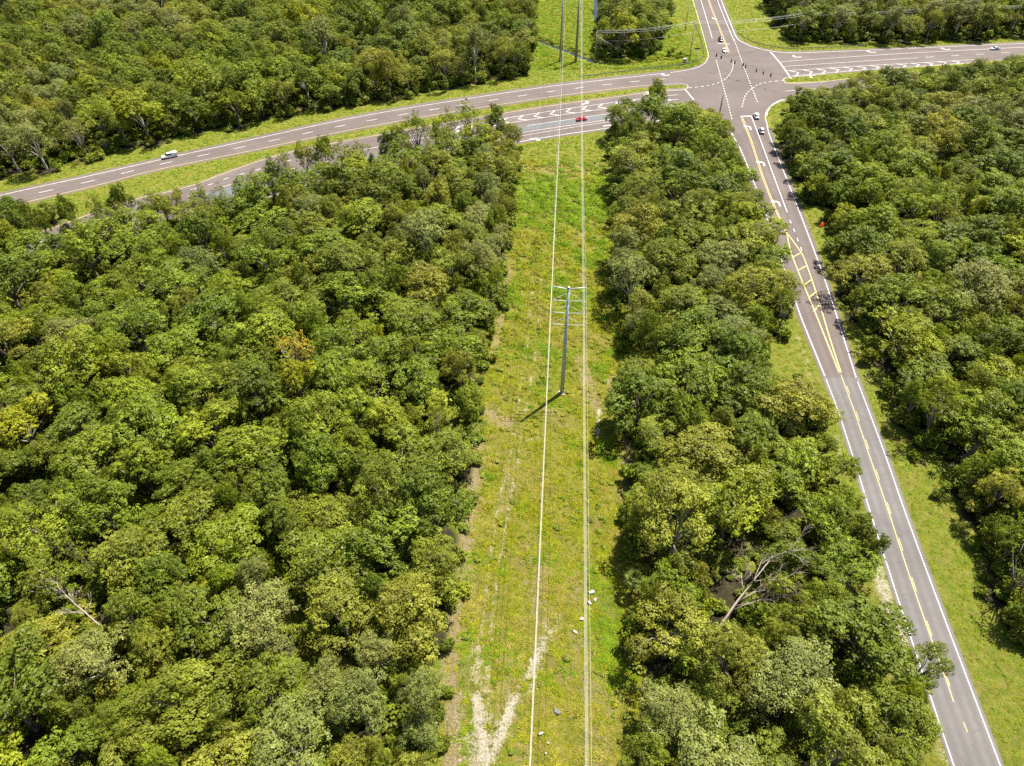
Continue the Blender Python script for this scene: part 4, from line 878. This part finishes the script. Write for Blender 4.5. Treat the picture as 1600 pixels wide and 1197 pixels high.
for i, (hx, hy) in enumerate(heads):
    lo_, hi_ = 0.0, 1.0
    for _ in range(40):
        t_ = (lo_ + hi_) / 2; q = A.lerp(B, t_)
        u, v = pix(q.x, q.y, 6.0)
        if u < hx: lo_ = t_
        else: hi_ = t_
    a_ = PITCH + math.atan((hy - 598.5) / FPX)
    z = min(7.2, max(5.4, CAM_H - math.hypot(q.x * 0, q.y) * math.tan(a_)))
    e = empty('traffic_signal', (q.x, q.y, z), R_((0, 180, 90, -90)[i % 4] + 8)); tag(e, 'black three-lamp traffic signal head hanging on the diagonal span wire', 'traffic signal', 'signal heads on the span wire')
    box('housing', (-.2, -.16, -.62), (.2, .12, .62), BLACK, e, .03); box('backplate', (-.33, -.02, -.75), (.33, .02, .75), BLACK, e)
    for k in range(3):
        zc = .4 - .4 * k
        tube('lens', [(0, -.16, zc), (0, -.19, zc)], [.14, .14], SIGGLOW[k], e, 10)
        tube('visor', [(0, -.19, zc + .05), (0, -.42, zc + .03)], [.16, .16], BLACK, e, 8)
    tube('hanger', [(0, 0, .6), (0, 0, 1.25)], [.04, .04], BLACK, e, 6)
    wire.append(Vector((q.x, q.y, z + 1.25)))
wire.append(B)
tag(tube('span_wire', spline(wire, 3), .03, BLACK, None, 5), 'dark span wire carrying the traffic signals diagonally over the junction', 'span wire')
q = P(1069.5, 98); e = empty('signal_cabinet', q, .2); tag(e, 'grey metal signal cabinet at the foot of the pale utility pole', 'cabinet')
box('cabinet_body', (-.7, -.5, .12), (.7, .5, 1.9), plain('cabinet_grey', (.33, .34, .34), .5, .3), e, .03); box('plinth', (-.8, -.6, -.1), (.8, .6, .118), CONC, e); box('cabinet_door', (-.6, -.54, .3), (.6, -.502, 1.8), plain('cabinet_door_grey', (.38, .39, .39), .5, .3), e); box('lid', (-.74, -.54, 1.902), (.74, .54, 1.97), plain('cabinet_lid', (.6, .6, .6), .5), e)
GREEN = plain('sign_green', (.01, .18, .08), .45)
q = P(1086, 97); hh = height_over(q, 76)
e = empty('street_sign', q, -.15); tag(e, 'green street name sign on a post beside the pale utility pole', 'street sign'); tube('post', [(0, 0, -.2), (0, 0, hh + .3)], [.07, .07], STEEL, e, 7)
box('panel', (-1.4, -.05, hh - .35), (1.4, -.075, hh + .35), GREEN, e); 
for s in (-1, 1): box('panel_border', (-1.4, -.09, hh + s * .33 - .02), (1.4, -.078, hh + s * .33 + .02), PAINT_W, e)
# red diamond sign
q = P(1281, 361); e = empty('warning_sign', q, R_(14)); tag(e, 'red-orange diamond warning sign on a post in the verge', 'road sign')
REDS = plain('sign_red_orange', (.62, .055, .02), .45)
tube('post', [(0, 0, -.2), (0, 0, 3.0)], [.05, .05], STEEL, e, 6)
bm = bmesh.new(); box_bm(bm, (-.62, -.10, -.62), (.62, -.06, .62)); bmesh.ops.rotate(bm, verts=bm.verts, cent=(0, -.08, 0), matrix=Matrix.Rotation(R_(45), 3, 'Y')); bmesh.ops.translate(bm, verts=bm.verts, vec=(0, 0, 2.5)); bmesh.ops.rotate(bm, verts=bm.verts, cent=(0, 0, 2.5), matrix=Matrix.Rotation(R_(-25), 3, 'X')); me = bpy.data.meshes.new('panel'); bm.to_mesh(me); bm.free(); put('panel', me, e, REDS)
def small_sign(x, y, lab, w_=.38, h_=.45, z=1.9, mat=PAINT_W, rz=0):
    e = empty('road_sign', P(x, y), rz); tag(e, lab, 'road sign'); tube('post', [(0, 0, -.2), (0, 0, z + .4)], [.04, .04], STEEL, e, 6); box('panel', (-w_, -.08, z - h_), (w_, -.05, z + h_), mat, e)
small_sign(946, 214, 'small white sign on the verge beside the clearing by the highway'); small_sign(238, 277, 'small grey sign post in the grass median near the white pickup', mat=STEEL, rz=1.2); small_sign(1352, 603, 'small white marker on the verge where the asphalt changes colour', .15, .35, .8); small_sign(1265, 361, 'small white marker beside the edge line near the red sign', .15, .35, .8)

# ------------------------------------------------------------------ guardrails
def guardrail(pl, label):
    pts = resample(spline(G(pl), 8), 1.9); e = empty('guardrail', (pts[0].x, pts[0].y, 0)); tag(e, label, 'guardrail')
    o0 = Vector((pts[0].x, pts[0].y, 0)); prof = [(.04, .42), (.10, .48), (.04, .55), (.04, .60), (.10, .67), (.04, .74)]; v, f = [], []
    for i, p in enumerate(pts):
        d = (pts[min(i + 1, len(pts) - 1)] - pts[max(i - 1, 0)]).normalized(); nr = Vector((-d.y, d.x, 0))
        v += [p - o0 + nr * a_ + Vector((0, 0, b_)) for a_, b_ in prof]
        box('post', tuple(p - o0 + Vector((-.09, -.09, -.2))), tuple(p - o0 + Vector((.09, .09, .72))), WOODP, e)
    k = len(prof)
    for i in range(len(pts) - 1): f += [(i * k + j, i * k + j + 1, (i + 1) * k + j + 1, (i + 1) * k + j) for j in range(k - 1)]
    put('rail', pydata('rail', v, f), e, STEEL)
guardrail([(905, 121.5), (960, 115), (1010, 108.5), (1062, 102.8), (1086, 98), (1096, 92), (1099.5, 84), (1097, 70), (1091, 50), (1084, 34)], 'steel guardrail curving round the grassy corner by the pale utility pole')
guardrail([(1153, 53), (1163, 60), (1182, 68.5), (1212, 75), (1240, 77.2), (1290, 75.5), (1352, 72)], 'steel guardrail along the verge in front of the dense wood')

# ------------------------------------------------------------------ vehicles
def loft(name, stations, mat, parent, smooth_=True):     # stations: x, half width low, half width high, z low, z high
    v, f = [], []
    for (x, wl_, wh, zl, zh) in stations:
        zm = zl + (zh - zl) * .55
        v += [(x, -wl_ * .9, zl), (x, -wl_, zl + (zh - zl) * .25), (x, -(wl_ * .4 + wh * .6), zm), (x, -wh, zh - .05), (x, -wh * .82, zh), (x, wh * .82, zh), (x, wh, zh - .05), (x, wl_ * .4 + wh * .6, zm), (x, wl_, zl + (zh - zl) * .25), (x, wl_ * .9, zl)]
    k = 10
    for i in range(len(stations) - 1):
        f += [(i * k + j, i * k + (j + 1) % k, (i + 1) * k + (j + 1) % k, (i + 1) * k + j) for j in range(k)]
    f += [tuple(range(k - 1, -1, -1)), tuple(range((len(stations) - 1) * k, len(stations) * k))]
    me = pydata(name, v, f)
    if smooth_: me.polygons.foreach_set('use_smooth', np.ones(len(f), bool)); me.set_sharp_from_angle(angle=R_(38)) if hasattr(me, 'set_sharp_from_angle') else None
    bm = bmesh.new(); bm.from_mesh(me); bmesh.ops.recalc_face_normals(bm, faces=bm.faces); bm.to_mesh(me); bm.free()
    return put(name, me, parent, mat)
def car(name, kind, colr, x, y, head, label, cat):
    q = P(x, y, .7); e = empty(name, (q.x, q.y, ROADZ + .03), math.atan2(head.y, head.x)); tag(e, label, cat)
    m = plain(name + '_paint', colr, .28, .25, .6)
    Ln, Wd = dict(sedan=(4.7, .92), suv=(4.75, .95), pickup=(5.7, 1.0))[kind]; h = Ln / 2
    if kind == 'sedan':
        loft('body', [(-h, .78, .7, .42, .80), (-h + .25, .90, .84, .30, .94), (-h + 1.1, Wd, .88, .24, .97), (0, Wd, .9, .22, .93), (h - 1.3, Wd, .88, .24, .90), (h - .35, .88, .80, .28, .78), (h, .72, .62, .38, .64)], m, e)
        cab = [(-h + .75, .70, .66, .90, .98), (-h + 1.45, .84, .62, .90, 1.36), (-.2, .86, .64, .90, 1.43), (.35, .86, .62, .90, 1.38), (1.15, .80, .68, .86, .95)]; rf = (-h + 1.4, .38, 1.44)
    elif kind == 'suv':
        loft('body', [(-h, .84, .78, .45, 1.0), (-h + .2, .92, .88, .34, 1.08), (0, Wd, .92, .28, 1.05), (h - 1.25, Wd, .9, .28, 1.0), (h - .3, .9, .82, .32, .90), (h, .76, .68, .42, .74)], m, e)
        cab = [(-h + .12, .84, .74, 1.0, 1.14), (-h + .5, .88, .68, 1.0, 1.62), (-.2, .9, .70, 1.0, 1.70), (.45, .9, .68, 1.0, 1.64), (1.2, .84, .72, .96, 1.06)]; rf = (-h + .5, .5, 1.71)
    else:
        loft('body', [(-h, .95, .92, .5, 1.02), (-h + .15, .99, .95, .42, 1.08), (0, Wd, .96, .38, 1.08), (h - 1.4, Wd, .95, .38, 1.10), (h - .25, .96, .9, .42, 1.02), (h, .86, .8, .5, .92)], m, e)
        cab = [(-.55, .92, .74, 1.04, 1.84), (.35, .92, .74, 1.04, 1.86), (.85, .92, .72, 1.04, 1.80), (1.55, .86, .78, 1.04, 1.14)]; rf = (-.5, .85, 1.87)
        loft('bed_cap', [(-h + .05, .93, .86, 1.085, 1.86), (-h + .2, .95, .88, 1.085, 1.95), (-.75, .95, .88, 1.085, 1.95), (-.62, .93, .86, 1.085, 1.90)], m, e)
    loft('windows', cab, GLASS, e)
    loft('roof', [(rf[0], .60, .55, rf[2] - .06, rf[2] - .01), (rf[0] + .2, .66, .62, rf[2] - .07, rf[2] + .03), (rf[1] - .2, .66, .62, rf[2] - .07, rf[2] + .02), (rf[1], .60, .55, rf[2] - .08, rf[2] - .02)], m, e)
    for s in (-1, 1):
        for xx in (-h + .95, h - .95):
            w_ = empty('wheel', (0, 0, 0)); w_.parent = e
            rr = .36 if kind == 'pickup' else .33
            tube('tyre', [(xx, s * (Wd - .20), rr), (xx, s * (Wd + .02), rr)], [rr, rr], RUBBER, w_, 14); tube('rim', [(xx, s * (Wd + .022), rr), (xx, s * (Wd + .035), rr)], [rr * .62, rr * .5], RIM, w_, 10)
        zf = .66 if kind != 'pickup' else .85
        box('headlight', (h - .16, s * .62 - .16, zf - .08), (h - .02 + .03, s * .62 + .16, zf + .07), LAMP, e, .02)
        box('taillight', (-h - .03, s * .70 - .12, zf + .1 - .1), (-h + .12, s * .70 + .12, zf + .1 + .12), TAIL, e, .02)
        box('wing_mirror', (h - 1.75, s * (Wd + .02) - .10, 1.0), (h - 1.6, s * (Wd + .02) + .12, 1.14), m, e, .02)
    box('number_plate', (-h - .025, -.26, .62), (-h + .02, .26, .76), PAINT_W, e)
    return e
def tangent(pl, x):
    i = max(k for k in range(len(pl) - 1) if pl[k][0] <= x); return (P(*pl[i + 1]) - P(*pl[i])).normalized()
car('pickup_truck', 'pickup', (.80, .80, .79), 265, 243.5, -tangent(far_out, 265), 'white pickup truck with a white bed cap driving on the highway', 'pickup truck')
car('red_car', 'sedan', (.45, .012, .03), 909, 185.5, tangent([(824, 196.5), (957, 177), (1060, 163)], 909), 'red car driving past the white chevrons on the highway', 'car')
car('black_car', 'suv', (.025, .02, .022), 1126, 61.5, P(1139, 82) - P(1124, 44), 'dark brownish black car waiting behind a white car at the junction', 'car')
car('white_car', 'sedan', (.80, .80, .80), 1132.5, 78.5, P(1139, 82) - P(1124, 44), 'white car first in line ahead of a black car at the junction', 'car')
car('white_sport_utility_car', 'suv', (.80, .81, .83), 1182, 181, P(1174, 182) - P(1186, 213), 'white sport utility car at the stop line ahead of a grey one', 'car')
car('grey_car', 'suv', (.42, .42, .43), 1190, 204, P(1174, 182) - P(1186, 213), 'silver grey car queuing behind the white one at the stop line', 'car')
car('silver_car', 'sedan', (.46, .50, .58), 1555, 75.5, P(1470, 73) - P(1600, 68), 'silver blue car approaching the junction on the highway', 'car')

# ------------------------------------------------------------------ palm, dead wood, rubble
def palm(x, y, Hh, label):
    q = P(x, y, Hh); e = empty('cabbage_palm', (q.x, q.y, 0), .4); tag(e, label, 'palm tree')
    tube('trunk', [(0, 0, -.2), (.1, 0, Hh * .5), (0, .1, Hh)], [.24, .2, .22], BARK, e, 8)
    r_ = random.Random(int(x)); crown = empty('crown', (0, 0, 0)); crown.parent = e
    for i in range(24):
        az = i * 2.4; el = R_(75 - i * 4.6); d = Vector((math.cos(az) * math.cos(el), math.sin(az) * math.cos(el), math.sin(el))); st = Vector((0, .1, Hh)); hub = st + d * 1.1
        side = d.cross(Vector((0, 0, 1))).normalized(); upn = side.cross(d); v, f, tn = [], [], []
        for k in range(13):
            an = R_(-95 + 190 * k / 12); dr_ = (d * math.cos(an) + side * math.sin(an)); ln = 1.05 * (.75 + .25 * math.cos(an)); tip = hub + dr_ * ln - Vector((0, 0, .18 + .15 * abs(math.sin(an)))); pr = dr_.cross(upn) * .06; i0 = len(v)
            v += [hub, hub + dr_ * ln * .55 - pr, tip, hub + dr_ * ln * .55 + pr]; f.append((i0, i0 + 1, i0 + 2, i0 + 3)); tn += [r_.uniform(.85, 1.2)] * 4
        me = pydata('frond', v, f); at = me.attributes.new('tone', 'FLOAT', 'POINT'); at.data.foreach_set('value', np.array(tn, np.float32)); put('frond', me, crown, LEAF['palm'])
palm(991, 905, 5.0, 'cabbage palm with silvery fan fronds at the tree strip edge'); palm(430, 768, 11.0, 'cabbage palm with fan fronds poking out of the large wood')
DEAD = plain('dead_wood', (.30, .245, .205), .9, noise=.3)
def dead(base, tip, seed, r0, label, depth=3):
    e = empty('dead_tree', (base.x, base.y, 0)); tag(e, label, 'dead tree'); r_ = random.Random(seed); o0 = Vector((base.x, base.y, 0)); tw = bmesh.new()
    d = tip - base; b0 = base - o0; pts = [b0 + d * t_ + Vector((r_.uniform(-.2, .2), r_.uniform(-.2, .2), r_.uniform(-.15, .15))) * (1 if t_ > 0 else 0) for t_ in (0, .25, .5, .75, 1)]
    tube('trunk', pts, [r0, r0 * .85, r0 * .65, r0 * .4, r0 * .12], DEAD, e, 7)
    def grow(p, dr_, ln, r, dp, bm):
        q = p + dr_ * ln; mid = p.lerp(q, .5) + Vector((r_.uniform(-1, 1), r_.uniform(-1, 1), r_.uniform(-.5, 1))) * ln * .07
        tube_bm(bm, [p, mid, q], [r, r * .75, r * .4], 5)
        if dp > 0:
            for k in range(3):
                grow(mid.lerp(q, r_.uniform(0, 1)), (dr_ + Vector((r_.uniform(-1, 1), r_.uniform(-1, 1), r_.uniform(-.5, .9))) * .75).normalized(), ln * r_.uniform(.45, .7), r * .5, dp - 1, bm)
    for k in range(9):
        t_ = r_.uniform(.35, .98); p = b0 + d * t_; bm = bmesh.new()
        grow(p, (d.normalized() + Vector((r_.uniform(-1, 1), r_.uniform(-1, 1), r_.uniform(-.3, .8))) * .9).normalized(), d.length * r_.uniform(.16, .30), r0 * .35, depth, bm)
        me = bpy.data.meshes.new('branch'); bm.to_mesh(me); bm.free(); put('branch', me, e, DEAD)
dead(P(1100, 1010, 0), P(1208, 868, 11.5), 5, .30, 'leaning dead pinkish-grey bare tree in the tree strip')
dead(P(1060, 910, 0), P(1078, 820, 6.5), 8, .14, 'thin bare dead tree standing in the dark gap of the strip', 2)
dead(P(165, 985, 4), P(98, 925, 12), 9, .2, 'bare bleached branches poking out of the large wood', 2)
def slab(x, y, sx, sy, rz, mat, label):
    r_ = random.Random(int(x * 7 + y)); k = 5; sx *= .8; sy *= .8; bm = bmesh.new(); q = P(x, y)
    ring = [Vector((math.cos(2 * math.pi * i / k) * sx * r_.uniform(.75, 1.15), math.sin(2 * math.pi * i / k) * sy * r_.uniform(.75, 1.15), 0)) for i in range(k)]
    lo_ = [bm.verts.new(p + Vector((0, 0, -.1))) for p in ring]; hi_ = [bm.verts.new(p * .9 + Vector((0, 0, .22 + r_.uniform(0, .15)))) for p in ring]
    bm.faces.new(hi_); bm.faces.new(list(reversed(lo_)))
    for i in range(k): bm.faces.new((lo_[i], lo_[(i + 1) % k], hi_[(i + 1) % k], hi_[i]))
    me = bpy.data.meshes.new('rubble_slab'); bm.to_mesh(me); bm.free(); o = put('rubble_slab', me, None, mat, (q.x, q.y, .08)); o.rotation_euler = (0, 0, rz); tag(o, label, 'rubble')
GREY = plain('grey_rubble', (.10, .097, .10), .85, noise=.3)
slab(925, 926, .9, .6, .3, SAND, 'large white broken slab in the weeds near the palm'); slab(930, 938, .6, .35, 1.1, SAND, 'white broken slab touching the largest slab near the palm'); slab(921, 943, .7, .4, 2.2, SAND, 'flat pale slab below the largest white slab'); slab(909, 968, .75, .45, .2, SAND, 'pale slab under the triple wires'); slab(898, 988, .85, .4, 2.5, SAND, 'pale elongated slab beside the sandy patch'); slab(870, 1112, 1.0, .55, 2.4, GREY, 'dark grey slab in the weeds'); slab(845, 1147, .7, .3, .4, SAND, 'small white rubble piece beyond the dark grey slab'); slab(857, 1162, .25, .2, .4, SAND, 'tiny white rubble piece'); slab(853, 1178, .3, .25, .8, SAND, 'tiny pale rubble lump lying in yellow weeds')
